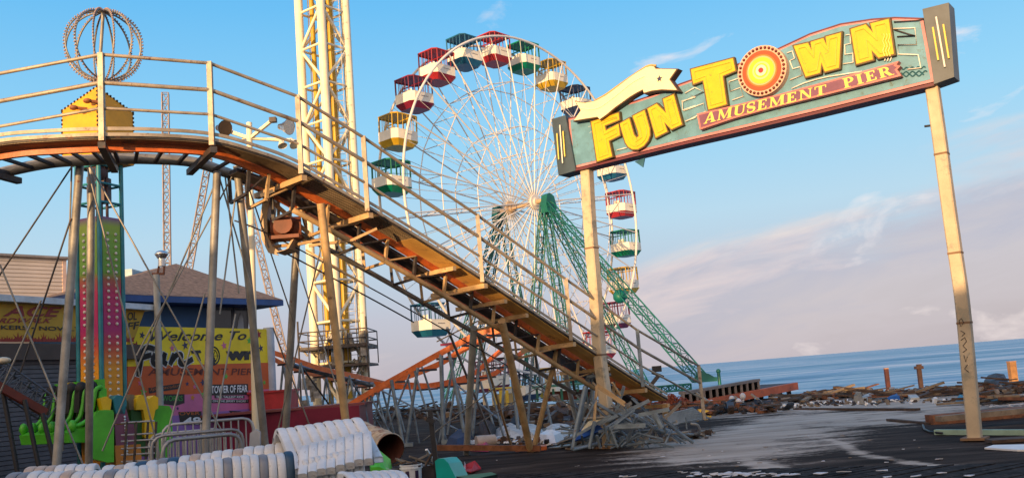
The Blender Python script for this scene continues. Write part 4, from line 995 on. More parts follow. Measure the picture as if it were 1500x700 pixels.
# magenta platform of another small ride
q0 = P(392, 612, 26.5); q1 = P(527, 612, 25.5)
mr0 = root('ride_platform', ((q0.x+q1.x)/2, 26, 0), 'low magenta ride platform with dark red skirt behind the coaster legs', 'ride platform')
wz = P(460, 598, 26).z
MB().prism([V((q0.x-2.5, 26.5, 0.12)), V((q1.x, 25.5, .12)), V((q1.x, 25.5, wz)), V((q0.x-2.5, 26.5, wz))], (0, 2.2, 0)).build('skirt', mat('magenta_skirt', (.20, .012, .045), .4, 0, .2, .8, (.12, .01, .04), .3), mr0)
MB().box(((q0.x+q1.x)/2-1.2, 27, wz+.03), (q1.x-q0.x+2.6, 2.4, .06)).build('deck', mat('dull_red_deck', (.2, .05, .05), .6), mr0)
for x in (-.2, .6, 1.4, 2.2): MB().box((q0.x+x, 26.2, .1), (.12, .3, .2)).build('foot', dark_m, mr0)
bx1 = P(350, 604, 27.5); o = MB().box((bx1.x+.9, 28, wz+.28), (1.2, .9, .5)).box((bx1.x+.9, 28, wz+.56), (1.3, 1, .06)).build('ticket_counter', red_m, loc=(bx1.x+.9, 28, wz)); tag(o, 'small red counter box standing on the magenta ride platform', 'counter')

# ================================================================== ENTRANCE SIGN
A_ = P(839, 247, 20.4); B_ = P(1368, 120, 15.82); print('sign z', A_.z, B_.z); B_.z = A_.z = (A_.z+B_.z)/2
sg = Wall(P(839, 247, 20.4), P(1368, 120, 15.82))
es = root('entrance_sign', ((A_.x+B_.x)/2, (A_.y+B_.y)/2, 0), 'arched teal entrance sign with yellow FUN TOWN letters on two tall weathered poles', 'sign')
def c1(x, y): return (800+x/3.686, 80+y/3.686)
def c2(x, y): return (990+x/4.12, 50+y/4.12)
def c3(x, y): return (1140+x/4.375, 10+y/4.375)
def sp_(pts, t, mt, nm='letter', par=None, o_=.0, side=None, grow=0.0):
    q = [sg.hit(u, v)+sg.n*o_ for u, v in pts]
    mb = MB(); mb.prism(q, sg.n*t)
    if side:
        mb2 = mb; mb2.mi = [0 if k_ < 2 else 1 for k_ in range(len(mb2.f))]
        return mb2.build(nm, [mt, side], par or es)
    return mb.build(nm, mt, par or es)
outline = [c1(120, 345), c1(195, 328), c1(330, 290), (930, 148), (960, 138), c1(720, 160), (1015, 116.5), (1050, 105), (1083, 93.5), (1140, 71.5), (1186, 50), (1231, 35.5), (1277, 28.5), (1311, 26), (1352, 27.5), (1368.5, 119.5), (1200, 161), (1100, 184.5), (1000, 207.5), (920, 227), c1(145, 615)]
sp_(outline, -.26, signdark, 'sign_body', o_=-.03)
inner = []
cn = V((0, 0, 0))
q = [sg.hit(u, v) for u, v in outline]
sp_(outline, .02, pink, 'trim', o_=-.025)
ax_ = sg.x
def inset(pts, d):
    n = len(pts); o_ = []
    q = [sg.hit(u, v) for u, v in pts]
    q2 = [V(((p-q[0]).dot(sg.x), (p-q[0]).z)) for p in q]
    area = sum(q2[i].x*q2[(i+1) % n].y-q2[(i+1) % n].x*q2[i].y for i in range(n)); sgn = 1 if area > 0 else -1
    for i in range(n):
        e1_ = (q2[i]-q2[i-1]).normalized(); e2_ = (q2[(i+1) % n]-q2[i]).normalized()
        n1_ = V((-e1_.y, e1_.x))*sgn; n2_ = V((-e2_.y, e2_.x))*sgn; b_ = (n1_+n2_)
        b_ = b_/max(.3, b_.length_squared)*2
        p = q2[i]+b_*d; o_.append(q[0]+sg.x*p.x+V((0, 0, p.y)))
    return o_
MB().prism([p+sg.n*-.004 for p in inset(outline, .05)], sg.n*.008).build('face_panel', teal, es)
# dark top edge strip
te = outline[0:15]; m_ = MB(); tq = [sg.hit(u, v)+V((0, 0, .012)) for u, v in te]
m_.strip([p+sg.n*.0 for p in tq], [p-sg.n*.28 for p in tq], (0, 0, -.03)); m_.build('top_edge', maroon, es)
# soffit step along the bottom
bq_ = [sg.hit(u, v) for u, v in outline[15:]]
m_ = MB(); m_.strip([p+sg.n*.05-V((0, 0, .03)) for p in bq_], [p-sg.n*.32-V((0, 0, .03)) for p in bq_], (0, 0, -.05)); m_.build('bottom_edge', maroon, es)
# end boxes
for pts, tubes, dp, lab in (([c1(38, 352), c1(112, 330), c1(168, 628), c1(75, 655)], [(72, 430, 82, 570), (88, 385, 103, 590), (105, 418, 115, 555)], .42, 1),
                    ([(1352.5, 15), (1391, 5.5), (1399, 114), (1369.5, 124.5)], None, .40, 0)):
    e = sp_(pts, -dp, signdark if lab else mat('slate_end_box', (.10, .115, .125), .5), 'end_box', o_=.06)
    if tubes: tt = [(c1(a_, b_), c1(c_, d_)) for a_, b_, c_, d_ in tubes]
    else: tt = [(c3(1000, 142), c3(1035, 352)), (c3(1021, 76), c3(1077, 395)), (c3(1067, 124), c3(1102, 340))]
    for i, (a_, b_) in enumerate(tt):
        MB().tube(sg.hit(*a_)+sg.n*.10, sg.hit(*b_)+sg.n*.10, .016, n=8).build('neon_tube', neon if i == 1 else gold, e)
LET = [[c1(x, y) for x, y in [(258, 368), (405, 320), (409, 357), (330, 388), (336, 416), (405, 380), (412, 440), (352, 470), (370, 553), (290, 580)]],
       [c1(x, y) for x, y in [(412, 378), (462, 350), (488, 438), (502, 455), (515, 446), (511, 420), (482, 338), (545, 306), (572, 405), (573, 440), (562, 470), (540, 497), (508, 515), (480, 515), (458, 502), (443, 480)]],
       [c1(x, y) for x, y in [(562, 298), (610, 272), (662, 322), (645, 247), (702, 222), (746, 382), (690, 408), (650, 368), (668, 420), (606, 451)]],
       [c2(x, y) for x, y in [(106, 222), (358, 155), (373, 228), (296, 260), (320, 430), (212, 462), (180, 286), (120, 308)]],
       [c3(x, y) for x, y in [(114, 262), (203, 242), (228, 290), (222, 236), (302, 212), (324, 262), (318, 203), (414, 177), (402, 400), (312, 424), (290, 366), (281, 432), (190, 457)]],
       [c3(x, y) for x, y in [(477, 155), (572, 125), (620, 178), (603, 119), (719, 90), (752, 312), (655, 336), (610, 288), (618, 347), (514, 376)]]]
names = 'FUNTWN'
tube_y = mat('yellow_neon_outline', (.75, .50, .05), .35)
for poly in LET:
    c_ = (sum(p[0] for p in poly)/len(poly), sum(p[1] for p in poly)/len(poly))
    q = [sg.hit(u, v) for u, v in poly]
    b_ = MB().prism([p+sg.n*.005+V((0, 0, -.0)) for p in inset(poly, -.028)], sg.n*.10)
    bo_ = b_.build('letter', mat('letter_return_brown', (.13, .08, .02), .6), es)
    MB().prism([p+sg.n*.09 for p in inset(poly, .0)], sg.n*.02).build('letter_face', yell, bo_)
    iq = [p+sg.n*.118 for p in inset(poly, .065)]
    m_ = MB()
    for i in range(len(iq)): m_.tube(iq[i], iq[(i+1) % len(iq)], .0075, n=5)
    m_.build('neon_outline', tube_y, bo_)
# ribbon
rib = [c1(x, y) for x, y in [(180, 257), (210, 265), (240, 267), (290, 258), (320, 244), (350, 228), (400, 192), (445, 157), (490, 123), (530, 98), (565, 78), (595, 70), (612, 74), (620, 86), (738, 88), (697, 146), (742, 208), (650, 204), (600, 210), (553, 223), (548, 205), (515, 222), (480, 243), (440, 272), (400, 300), (360, 334), (318, 364), (305, 350), (240, 360), (172, 371), (213, 312)]]
r1 = sp_(rib, .20, mat('ribbon_edge_dark', (.10, .05, .03), .6), 'ribbon', o_=.0)
MB().prism([p+sg.n*.20 for p in inset(rib, .018)], sg.n*.02).build('ribbon_face', cream, r1)
m_ = MB(); iq = spline([sg.hit(*c1(x, y))+sg.n*.23 for x, y in [(215, 300), (290, 305), (345, 280), (430, 215), (500, 160), (560, 130)]], 3)
m_.path(iq, .006, 5); m_.build('neon_outline', neon, r1)
top_e = spline([sg.hit(*c1(x, y))+sg.n*.15 for x, y in [(290, 254), (345, 224), (440, 156), (530, 95), (575, 70), (612, 70)]], 3)
MB().path(top_e, .028, 6).build('ribbon_rim', mat('ribbon_gold_rim', (.65, .38, .1), .5), r1)
cst = sg.hit(*c1(640, 143))+sg.n*.222
MB().prism(star(cst, .075, sg.x, UZ, a0=.1), sg.n*.01).build('star', mat('navy_star', (.03, .03, .09), .5), r1)
MB().prism([sg.hit(*c1(x, y))+sg.n*-.2 for x, y in [(455, 572), (510, 552), (500, 603)]], sg.n*.03).build('torn_panel', mat('torn_teal_sheet', (.02, .12, .2), .5), es)
# bullseye O with bulbs
bc = sg.hit(*c2(538, 232)); k_ = bc.y/F_PX*1.06
def disc(r_, z0, z1, mt, nm, par): return MB().tube(bc+sg.n*z0, bc+sg.n*z1, r_, n=48).build(nm, mt, par)
BR = 38.5*bc.y/F_PX
d0 = disc(BR, .0, .16, mat('bullseye_rim', (.72, .45, .32), .5), 'bullseye', es)
for f_, z_, c_ in ((.80, .165, (.62, .07, .012)), (.64, .17, (.78, .17, .02)), (.58, .175, (.8, .45, .2)), (.52, .18, (.85, .55, .02)), (.36, .185, (.8, .6, .25)), (.28, .19, (.85, .55, .02)), (.22, .195, (.85, .7, .5)), (.10, .205, (.5, .02, .02))):
    disc(BR*f_, z_-.02, z_, mat('bullseye_%d' % int(f_*100), c_, .45, 0, .08), 'painted_ring', d0)
bu = MB(); 
for i in range(34):
    a_ = 2*math.pi*i/34; c_ = bc+(sg.x*math.cos(a_)+UZ*math.sin(a_))*BR*.90+sg.n*.165; bu.ball(c_, .030, 8, 5)
bu.build('bulb_ring', mat('dark_red_bulb', (.14, .015, .01), .35), d0)
# name plate with slab lettering
NP = [(1026, 169), (1080, 156.5), (1140, 142), (1200, 126), (1260, 109.5), (1320.5, 92.5), (1317, 98), (1323, 100), (1318, 105), (1324, 114), (1262, 129.5), (1200, 145), (1140, 159.5), (1080, 175.5), (1030.5, 192)]
n1_ = sp_(NP, .16, mat('plate_frame_pink', (.60, .19, .17), .5), 'name_plate', o_=0)
MB().prism([p+sg.n*.155 for p in inset(NP, .035)], sg.n*.01).build('plate_face', purple, n1_)
def arc(cx, cy, rx, ry, a0, a1, n=8): return [(cx+rx*math.cos(R_(a0+(a1-a0)*i/n)), cy+ry*math.sin(R_(a0+(a1-a0)*i/n))) for i in range(n+1)]
TK, TN, SF = .24, .10, .07
def R4(x0, y0, x1, y1): return [(x0, y0), (x1, y0), (x1, y1), (x0, y1)]
def slab(c, w): return [R4(c-w, 0, c+w, SF), R4(c-w, 1-SF, c+w, 1)]
def bowl(x, y0, y1, w, inn):    # D shaped ring as quads
    cy = (y0+y1)/2; ry = (y1-y0)/2; o_ = arc(x, cy, w, ry, -90, 90, 8); i_ = arc(x, cy, w-inn, ry-TN, -90, 90, 8)
    return [[o_[k], o_[k+1], i_[k+1], i_[k]] for k in range(8)]
GL = {
 'A': (.95, [[(.40, 1), (.56, 1), (.92, 0), (.66, 0)], [(.40, 1), (.50, .92), (.18, 0), (.08, 0)], R4(.26, .26, .66, .36), R4(0, 0, .30, SF), R4(.56, 0, 1.0, SF)]),
 'M': (1.15, [R4(.10, 0, .20, 1), R4(.86, 0, 1.08, 1), [(.04, 1), (.28, 1), (.62, .18), (.54, 0)], [(.86, 1), (1.0, 1), (.60, .1), (.54, 0)], R4(0, 0, .30, SF), R4(.78, 0, 1.16, SF), R4(0, .93, .2, 1), R4(.98, .93, 1.16, 1)]),
 'U': (.92, [R4(.10, .25, .32, 1), R4(.74, .25, .84, 1), R4(0, .93, .42, 1), R4(.62, .93, .94, 1)]+[[a, b, c, d] for a, b, c, d in zip(arc(.47, .3, .37, .3, 180, 360), arc(.47, .3, .37, .3, 180, 360)[1:], arc(.53, .3, .21, .2, 180, 360)[1:], arc(.53, .3, .21, .2, 180, 360))]),
 'S': (.66, None), 'E': (.78, [R4(.10, 0, .33, 1), R4(0, 0, .72, SF+.02), R4(0, 1-SF-.02, .70, 1), R4(.64, 0, .72, .28), R4(.62, .74, .70, 1), R4(.3, .46, .52, .55), R4(.47, .36, .54, .65)]),
 'N': (1.0, [R4(.12, 0, .21, 1), R4(.78, 0, .87, 1), [(.04, 1), (.30, 1), (.87, .0), (.72, 0)], R4(0, 0, .32, SF), R4(.66, .93, .98, 1), R4(.0, .93, .25, 1)]),
 'T': (.82, [R4(.30, 0, .53, 1), R4(0, 1-SF-.02, .83, 1), R4(0, .70, .07, 1), R4(.76, .70, .83, 1), R4(.18, 0, .65, SF)]),
 'P': (.80, [R4(.10, 0, .33, 1), R4(0, 0, .46, SF), R4(0, .93, .4, 1), R4(.3, .90, .45, 1), R4(.3, .42, .45, .51)]+bowl(.42, .42, 1.0, .34, .20)),
 'I': (.48, [R4(.10, 0, .33, 1)]+slab(.22, .22)),
 'R': (.94, [R4(.10, 0, .33, 1), R4(0, 0, .44, SF), R4(0, .93, .4, 1), R4(.3, .90, .45, 1), R4(.3, .46, .45, .54), [(.36, .5), (.58, .54), (.90, 0), (.64, 0)], R4(.64, 0, .98, SF)]+bowl(.42, .46, 1.0, .32, .19)),
}
sp1 = [(.56, .78)]+arc(.32, .74, .26, .24, 25, 250, 9)[1:-1]+[(.32, .50)]+arc(.32, .26, .27, .25, 70, -150, 9)[1:]
def sglyph():
    q = []; n = len(sp1)
    for i in range(n-1):
        a = V(sp1[i]); b = V(sp1[i+1]); d = (b-a).normalized(); nn = V((-d.y, d.x))
        w1 = .05+.07*math.exp(-((i-n/2+.5)/3.2)**2); w2 = .05+.07*math.exp(-((i+1-n/2+.5)/3.2)**2)
        q.append([tuple(a-nn*w1-d*.02), tuple(b-nn*w2+d*.02), tuple(b+nn*w2+d*.02), tuple(a+nn*w1-d*.02)])
    q += [R4(.52, .66, .58, .98), R4(.06, .02, .12, .34)]
    return q
GL['S'] = (.66, sglyph())
def word(s_, b0, b1, h0, h1, par):
    tot = sum(GL[c][0] for c in s_)+.14*(len(s_)-1); x = 0
    p0, p1 = sg.hit(*b0), sg.hit(*b1); t0_, t1_ = sg.hit(*h0), sg.hit(*h1)
    for c in s_:
        m_ = MB(); w, quads = GL[c]
        for j, qd in enumerate(quads):
            pts = []
            for gx, gy in qd:
                f_ = (x+gx)/tot; lo_ = p0.lerp(p1, f_); hi_ = t0_.lerp(t1_, f_); pts.append(lo_.lerp(hi_, gy)+sg.n*(.167+.0004*j))
            m_.add(pts, [tuple(range(len(pts)))])
        m_.build('lettering', gold, par); x += w+.14
word('AMUSEMENT', c2(190, 552), (1215, 140), c2(200, 487), (1214.5, 126.5), n1_)
word('PIER', (1241, 132.5), (1313.5, 112.5), (1238, 118.5), (1309, 99), n1_)
# neon zig zags
zz_ = [[c2(x, y) for x, y in [(60, 360), (120, 325), (172, 352), (42, 412), (52, 465), (172, 420), (185, 470), (65, 530)]],
       [c2(x, y) for x, y in [(380, 272), (325, 290), (332, 348), (395, 325), (410, 378), (345, 402)]],
       [c3(x, y) for x, y in [(60, 300), (95, 288), (110, 335), (78, 350), (98, 402), (145, 388), (158, 440), (80, 472)]],
       [c3(x, y) for x, y in [(435, 187), (466, 182), (468, 240), (430, 248), (432, 310), (482, 302), (485, 360), (420, 370)]],
       [c3(x, y) for x, y in [(742, 145), (880, 139), (890, 246), (770, 248), (772, 308), (900, 312), (918, 395), (832, 405)]],
       [c3(x, y) for x, y in [(745, 150), (840, 180), (880, 190), (765, 196)]],
       [c3(x, y) for x, y in [(745, 102), (900, 92), (940, 78)]],
       [c3(x, y) for x, y in [(90, 528), (170, 492), (250, 468), (330, 450), (400, 440), (540, 418)]],
       [c1(x, y) for x, y in [(385, 518), (440, 505)]], [c1(x, y) for x, y in [(735, 255), (811, 232)]],
       [c1(x, y) for x, y in [(740, 262), (742, 303), (811, 278)]], [c1(x, y) for x, y in [(755, 362), (811, 342)]]]
for k_, z_ in enumerate(zz_):
    MB().path([sg.hit(*p)+sg.n*.035 for p in z_], .0125, 6).build('neon_tube', dark_m if k_ in (5, 6) else neon, es)
wd = mat('dark_teal_wave', (.03, .13, .17), .5)
for k_, (x0, y0, x1) in enumerate([(795, 398, 945), (790, 425, 955), (770, 445, 935)]):
    pts = [c3(x0+(x1-x0)*i/24, y0+7*math.sin(i*1.05)-i*.3) for i in range(25)]
    MB().path([sg.hit(*p)+sg.n*.012 for p in pts], .012, 5).build('wave_line', wd, es)
for x_ in (690, 708, 726):
    MB().path([sg.hit(*c3(x_+5*math.sin(i*1.2), 185+i*12))+sg.n*.13 for i in range(13)], .010, 5).build('neon_tube', gold, es)
    MB().path([sg.hit(*c3(x_+6-i*3, 322+i*10))+sg.n*.05 for i in range(4)], .012, 5).build('neon_tube', neon, es)
# poles
def pole(pts, r_):
    pp = spline([sg.hit(u, v)-sg.n*.17 for u, v in pts], 3)
    pp[-1].z = 0
    m_ = MB(); n = len(pp)
    for i in range(n-1):
        pass
    rings = []
    for p in pp: rings += [p+sg.x*r_*x+sg.n*r_*y for x, y in ((-1, -.8), (-.8, -1), (.8, -1), (1, -.8), (1, .8), (.8, 1), (-.8, 1), (-1, .8))]
    fs = []
    for i in range(n-1): fs += [(i*8+j, i*8+(j+1) % 8, (i+1)*8+(j+1) % 8, (i+1)*8+j) for j in range(8)]
    fs += [tuple(range(8)), tuple(range((n-1)*8, n*8))]
    m_.add(rings, fs); return m_.build('pole', pole_m, es), pp
g0 = G(1424, 645); 
pl1, pp1 = pole([(1361, 118), (1372, 195), (1384, 285), (1396, 370), (1406, 440), (1416, 545), (1425, 645)], .105)
pl2, pp2 = pole([(853, 240), (858, 330), (866, 430), (872, 520), (880, 580), (884, 630)], .115)
bandm = mat('pole_seam_rust', (.22, .13, .07), .8)
for pl_, pp_, r_ in ((pl1, pp1, .105), (pl2, pp2, .115)):
    for k_ in (4, 9, 13):
        c_ = pp_[min(k_, len(pp_)-2)]; MB().box(c_, (.01, .01, .01)).box(c_, (r_*2.06, r_*2.06, .035), Matrix((sg.x, sg.n, UZ)).transposed()).build('weld_band', bandm, pl_)
    c_ = pp_[-1]; MB().box(c_+V((0, 0, .02)), (r_*3.6, r_*3.6, .04), Matrix((sg.x, sg.n, UZ)).transposed()).build('base_plate', bandm, pl_)
gf = MB(); gy = mat('graffiti_black', (.03, .03, .04), .6)
def pz_(v, o_=0): 
    u = 1361+(v-118)*(64/527)+4.2*math.sin((v-118)/527*math.pi); return sg.hit(u+o_, v)-sg.n*.06
for pts in ([(-4, 470), (0, 466), (3, 472), (-2, 478), (-4, 470)], [(-3, 484), (3, 488), (-2, 492)], [(-4, 498), (2, 494), (4, 500), (-2, 506), (3, 512), (-3, 516)], [(-2, 520), (0, 530), (3, 522)], [(2, 534), (-3, 540), (3, 545)]):
    gf.path([pz_(v, o_) for o_, v in pts], .006, 4)
gf.build('graffiti', gy, pl1)
MB().tube(sg.hit(1352, 184)-sg.n*.1, sg.hit(1360, 183)-sg.n*.1, .02).build('bolt', black, pl1)
MB().path([sg.hit(u, v)-sg.n*.0 for u, v in [(868, 190), (872, 176), (866, 172), (862, 186), (880, 180), (864, 195)]], .006, 5).build('loose_wire', neon, es)

# ================================================================== WHITE PLASTIC SEAT SHELLS
def shell_proto(prof, width, thick, crown=.012):
    """prof: list of (s,z) ; swept slab with a rounded outer face"""
    n = len(prof); pr = [V((0, p[0], p[1])) for p in prof]; m_ = MB(); crown_r = []; box_r = []
    xs_ = (-1, -.8, -.45, 0, .45, .8, 1)
    for i in range(n):
        t_ = pr[min(i+1, n-1)]-pr[max(i-1, 0)]; t_.normalize(); o_ = V((0, -t_.z, t_.y))
        if o_.z < -0.3: o_ = -o_
        crown_r += [pr[i]+V((width/2*x, 0, 0))+o_*(thick/2+crown*(1-x**4)) for x in xs_]
        box_r += [pr[i]+V((width/2*x, 0, 0))+o_*thick/2*y for x, y in ((1, 1), (1, -1), (-1, -1), (-1, 1))]
    m_.add(crown_r, [(i*7+j, i*7+j+1, (i+1)*7+j+1, (i+1)*7+j) for i in range(n-1) for j in range(6)], True)
    m_.add(box_r, [(i*4+j, i*4+j+1, (i+1)*4+j+1, (i+1)*4+j) for i in range(n-1) for j in range(3)]+[(0, 1, 2, 3), (4*n-1, 4*n-2, 4*n-3, 4*n-4)], False)
    for e in (0, n-1):
        m_.add(crown_r[e*7:e*7+7], [tuple(range(7))])
    # lifting slots moulded into the end face
    m_.cur = 1
    for f_ in (.25, .5, .78):
        i = int(f_*(n-1)); t_ = (pr[min(i+1, n-1)]-pr[max(i-1, 0)]).normalized(); o_ = V((0, -t_.z, t_.y)); c = pr[i]+V((-width/2-.001, 0, 0))
        m_.add([c-t_*.035-o_*.012, c+t_*.035-o_*.012, c+t_*.035+o_*.012, c-t_*.035+o_*.012], [(0, 1, 2, 3)])
    m_.cur = 0
    return m_
ORD = ['leftmost', 'second', 'third', 'fourth', 'fifth', 'sixth', 'seventh', 'eighth', 'ninth', 'tenth', 'eleventh', 'twelfth', 'thirteenth', 'fourteenth', 'fifteenth', 'sixteenth', 'seventeenth', 'eighteenth']
def shell_row(name, prof, p_start, p_end, n, label, group, mats_, slots=True, jit=.006, thick=.05, fit=1.0, tiltz=0.0):
    a_ = V(p_start); b_ = V(p_end); d = (b_-a_); step = d/(n-1) if n > 1 else d; w = V((step.x, step.y, 0)).length*fit*.95
    yw = math.atan2(d.y, d.x); first = None
    per = {}
    for i in range(n):
        mt = mats_(i)
        if mt.name not in per:
            o = shell_proto(spline([V((0, s_, z_)) for s_, z_ in prof], 4) and [(p.y, p.z) for p in spline([V((0, s_, z_)) for s_, z_ in prof], 4)], w, thick).build(name, [mt, black]); per[mt.name] = o
        else: o = per[mt.name].copy(); COL.objects.link(o)
        o.location = a_+step*i+V((0, 0, random.uniform(-jit, jit))); o.rotation_euler = (random.uniform(-.012, .012), random.uniform(-.015, .015), yw+random.uniform(-.012, .012)+tiltz)
        tint = {'white_moulded_plastic': 'white', 'grey_moulded_plastic': 'grey brown', 'navy_moulded_plastic': 'navy stained', 'beige_moulded_plastic': 'beige'}[mt.name]
        tag(o, ORD[i]+' '+label.replace('WHITE', tint), 'seat shell', group)
    return
random.seed(11)
GRP = 'moulded plastic seat shells stacked side by side'
hook = [(.0, -.95), (.0, -.3), (.02, -.08), (.07, 0), (.2, .0), (.32, -.10), (.38, -.30), (.42, -.7)]
def mm_front(i): return {9: plast_g, 17: plast_g, 20: plast_b, 24: plast_b}.get(i, plast)
shell_row('seat_shell', hook, P(196, 691, 8.4), P(425, 669, 8.9), 18, 'WHITE seat shell from the left in the long front row', GRP, lambda i: {10: plast_g, 14: plast_g, 17: plast_b}.get(i, plast))
shell_row('seat_shell', hook, P(12, 700, 9.1), P(190, 696, 9.1), 12, 'WHITE seat shell from the left in the low far left row', GRP, lambda i: {0: plast_g, 1: plast_g, 5: plast_c, 9: plast_g}.get(i, plast))
shell_row('seat_shell', hook, P(40, 690, 10.3), P(130, 686, 10.4), 7, 'WHITE seat shell from the left in the row beside the left coaster leg', GRP, lambda i: plast_c if i < 3 else plast)
shell_row('seat_shell', hook, P(155, 690, 9.6), P(425, 653, 9.9), 18, 'WHITE seat shell from the left in the back row below the barricades', GRP, lambda i: {1: plast_c, 3: plast_b, 5: plast_g, 6: plast_b, 8: plast_c, 12: plast_c}.get(i, plast))
# peaked top layer
# profile along depth: near flap slopes down to viewer, ridge, far flap
pk2 = [(-.62, -.38), (-.58, -.36), (-.30, -.17), (-.10, -.04), (.02, 0), (.12, -.05), (.30, -.25), (.45, -.30)]
shell_row('seat_shell', pk2, P(412, 632, 9.9), P(522, 616, 9.9), 9, 'WHITE seat shell from the left folded over the ridge atop the stack', GRP, lambda i: plast, tiltz=.5)
lip = [(-.30, -.20), (-.15, -.12), (0, 0), (.20, .02), (.4, .0)]
shell_row('seat_shell', lip, P(446, 662, 8.9), P(538, 641, 9.1), 8, 'WHITE seat shell from the left in the lip under the ridge', GRP, lambda i: plast, thick=.06, tiltz=-.2)
fpan = [(-.16, -.95), (-.08, -.45), (-.01, -.04), (.03, 0), (.2, .0)]
shell_row('seat_shell', fpan, P(447, 678, 8.75), P(527, 660, 8.95), 10, 'WHITE seat shell from the left upright in the right hand block', GRP, lambda i: plast)
shell_row('seat_shell', [(-.3, -.5), (-.2, -.2), (0, 0), (.3, .02)], P(515, 704, 7.9), P(590, 700, 8.1), 7, 'WHITE seat shell from the left in the low row at the bottom right', GRP, lambda i: plast)
# pallets under the rows so that nothing floats
for (u0, u1, v0, d, h) in [(196, 540, 690, 9.0, .28), (0, 190, 700, 9.3, .2), (150, 430, 690, 9.9, .2)]:
    a_, b_ = P(u0, v0, d), P(u1, v0, d); c_ = (a_+b_)/2
    m_ = MB()
    for k_ in range(5): m_.box((c_.x, d-.1+k_*.16, h-.02), ((b_.x-a_.x), .11, .03))
    for k_ in range(4): m_.box((a_.x+(b_.x-a_.x)*(k_+.5)/4, d+.2, h/2-.02), (.1, .8, h-.04))
    o = m_.build('pallet', wood2, loc=(c_.x, d, 0)); tag(o, {0: 'long wooden pallet under the front row of seat shells', 1: 'wooden pallet under the far left seat shells', 2: 'wooden pallet under the back row of seat shells'}[[.28, .2, .2].index(h) if u0 != 150 else 2], 'pallet', 'pallets under the seat shells')

# ================================================================== BARRICADES
def barricade(p, q, h, label, mt, nb=12, r=.02):
    p = V(p); q = V(q); p.z = q.z = 0; d = q-p; dn = d.normalized(); o = root('crowd_barricade', (p+q)/2, label, 'barricade', 'steel crowd barricades nested together')
    rc_ = .16; pts = [p+V((0, 0, .05)), p+V((0, 0, h-rc_))]+[p+dn*rc_*(1-math.cos(a_))+V((0, 0, h-rc_+rc_*math.sin(a_))) for a_ in (.5, 1.0, 1.57)]
    pts += [q-dn*rc_*(1-math.cos(a_))+V((0, 0, h-rc_+rc_*math.sin(a_))) for a_ in (1.57, 1.0, .5)]+[q+V((0, 0, h-rc_)), q+V((0, 0, .05))]
    MB().path(pts, r*1.2, 8).build('frame', mt, o)
    MB().tube(p+V((0, 0, .2)), q+V((0, 0, .2)), r, n=8).build('lower_rail', mt, o)
    for i in range(1, nb): c = p+d*i/nb; MB().tube(c+V((0, 0, .2)), c+V((0, 0, h-.01)), r*.6, n=6).build('upright', mt, o)
    sd_ = V((-dn.y, dn.x, 0))
    for c in (p+dn*.3, q-dn*.3): MB().tube(c-sd_*.3+V((0, 0, .03)), c+sd_*.3+V((0, 0, .03)), r*.9).build('foot', mt, o)
barm = mat('barricade_galvanised', (.30, .29, .28), .45, .5, .25)
barm2 = mat('barricade_pale', (.42, .42, .42), .45, .4, .2)
def bp_(u, d): q = P(u, 650, d); return (q.x, d, 0)
def hz(u, v, d): return P(u, v, d).z
barricade(bp_(238, 13.0), bp_(353, 13.6), hz(295, 640, 13.2), 'front dark steel barricade in the nested barricade row', barm, 15, .024)
barricade(bp_(222, 13.7), bp_(356, 14.2), hz(295, 633, 13.8), 'second steel barricade of the nested row, just behind the front one', barm, 15)
barricade(bp_(238, 14.7), bp_(372, 15.2), hz(300, 617, 15), 'rear tall pale steel barricade rising above the nested row', barm2, 12)
barricade(bp_(219, 15.2), bp_(330, 15.5), hz(270, 632, 15.3), 'pale steel barricade with its left corner showing behind the nested row', barm2, 11)
pnl = P(372, 640, 14.6); o = MB().prism([P(u, v, 14.6) for u, v in [(366, 634), (374, 628), (381, 632), (381, 650), (374, 676), (364, 674)]], (0, .05, 0)).build('seat_back_panel', mat('pale_grey_shell', (.4, .42, .45), .5), loc=(pnl.x, 14.6, 0)); tag(o, 'single pale grey plastic shell leaning against the barricades', 'plastic panel')
# horizontal bar fence in front of the drop ride
f0 = P(176, 640, 15.8); f1 = P(228, 640, 15.0)
o = root('ride_fence', (f0.x, f0.y, 0), 'steel ride fence of level bars in front of the drop ride base', 'fence')
for v in (618, 636, 645, 656, 665, 675):
    MB().tube(P(178, v+1, 15.6), P(226, v-2, 15.0), .014).build('bar', barm2, o)
for u in (181, 195, 212, 224):
    a_ = P(u+5, 617, 15.3); MB().beam(a_, (a_.x-.12, a_.y, 0), .03, .03).build('post', dark_m, o)
# dark ramp with red edge far left
o = root('stair_ramp', P(20, 620, 16).to_2d().to_3d(), 'dark lattice sided ride stair with red stringer at the far left', 'stairs')
MB().beam(P(-20, 555, 15.8), P(66, 604, 16.6), .12, .13).build('stringer', mat('dark_red_stringer', (.16, .03, .015), .5), o)
m_ = lattice(MB(), P(-15, 540, 16), P(72, 600, 16.8), .35, seg=8, r=.02); m_.build('side_lattice', mat('slate_lattice', (.08, .10, .13), .5), o)
for (u, v) in ((2, 560), (36, 585), (62, 605)):
    a_ = P(u, v, 16.2); MB().tube(a_, (a_.x+.4, 16.2, 0), .04).build('leg', black, o)
o = root('wall_lamp', P(-4, 530, 14.5), 'glossy cream dome lamp at the far left edge', 'lamp')
q = P(4, 528, 14.0); MB().ball(q, .12, 14, 8, (1, .8, .45)).build('lamp_shade', mat('cream_lamp', (.7, .6, .42), .25), o); MB().tube(q-V((1.0, 0, -.05)), q, .03).build('bracket', dark_m, o)
MB().tube(q-V((1.0, 0, -.05)), V((q.x-1.0, q.y, 0)), .05).build('post', dark_m, o)

# ================================================================== FOREGROUND JUNK
random.seed(5)
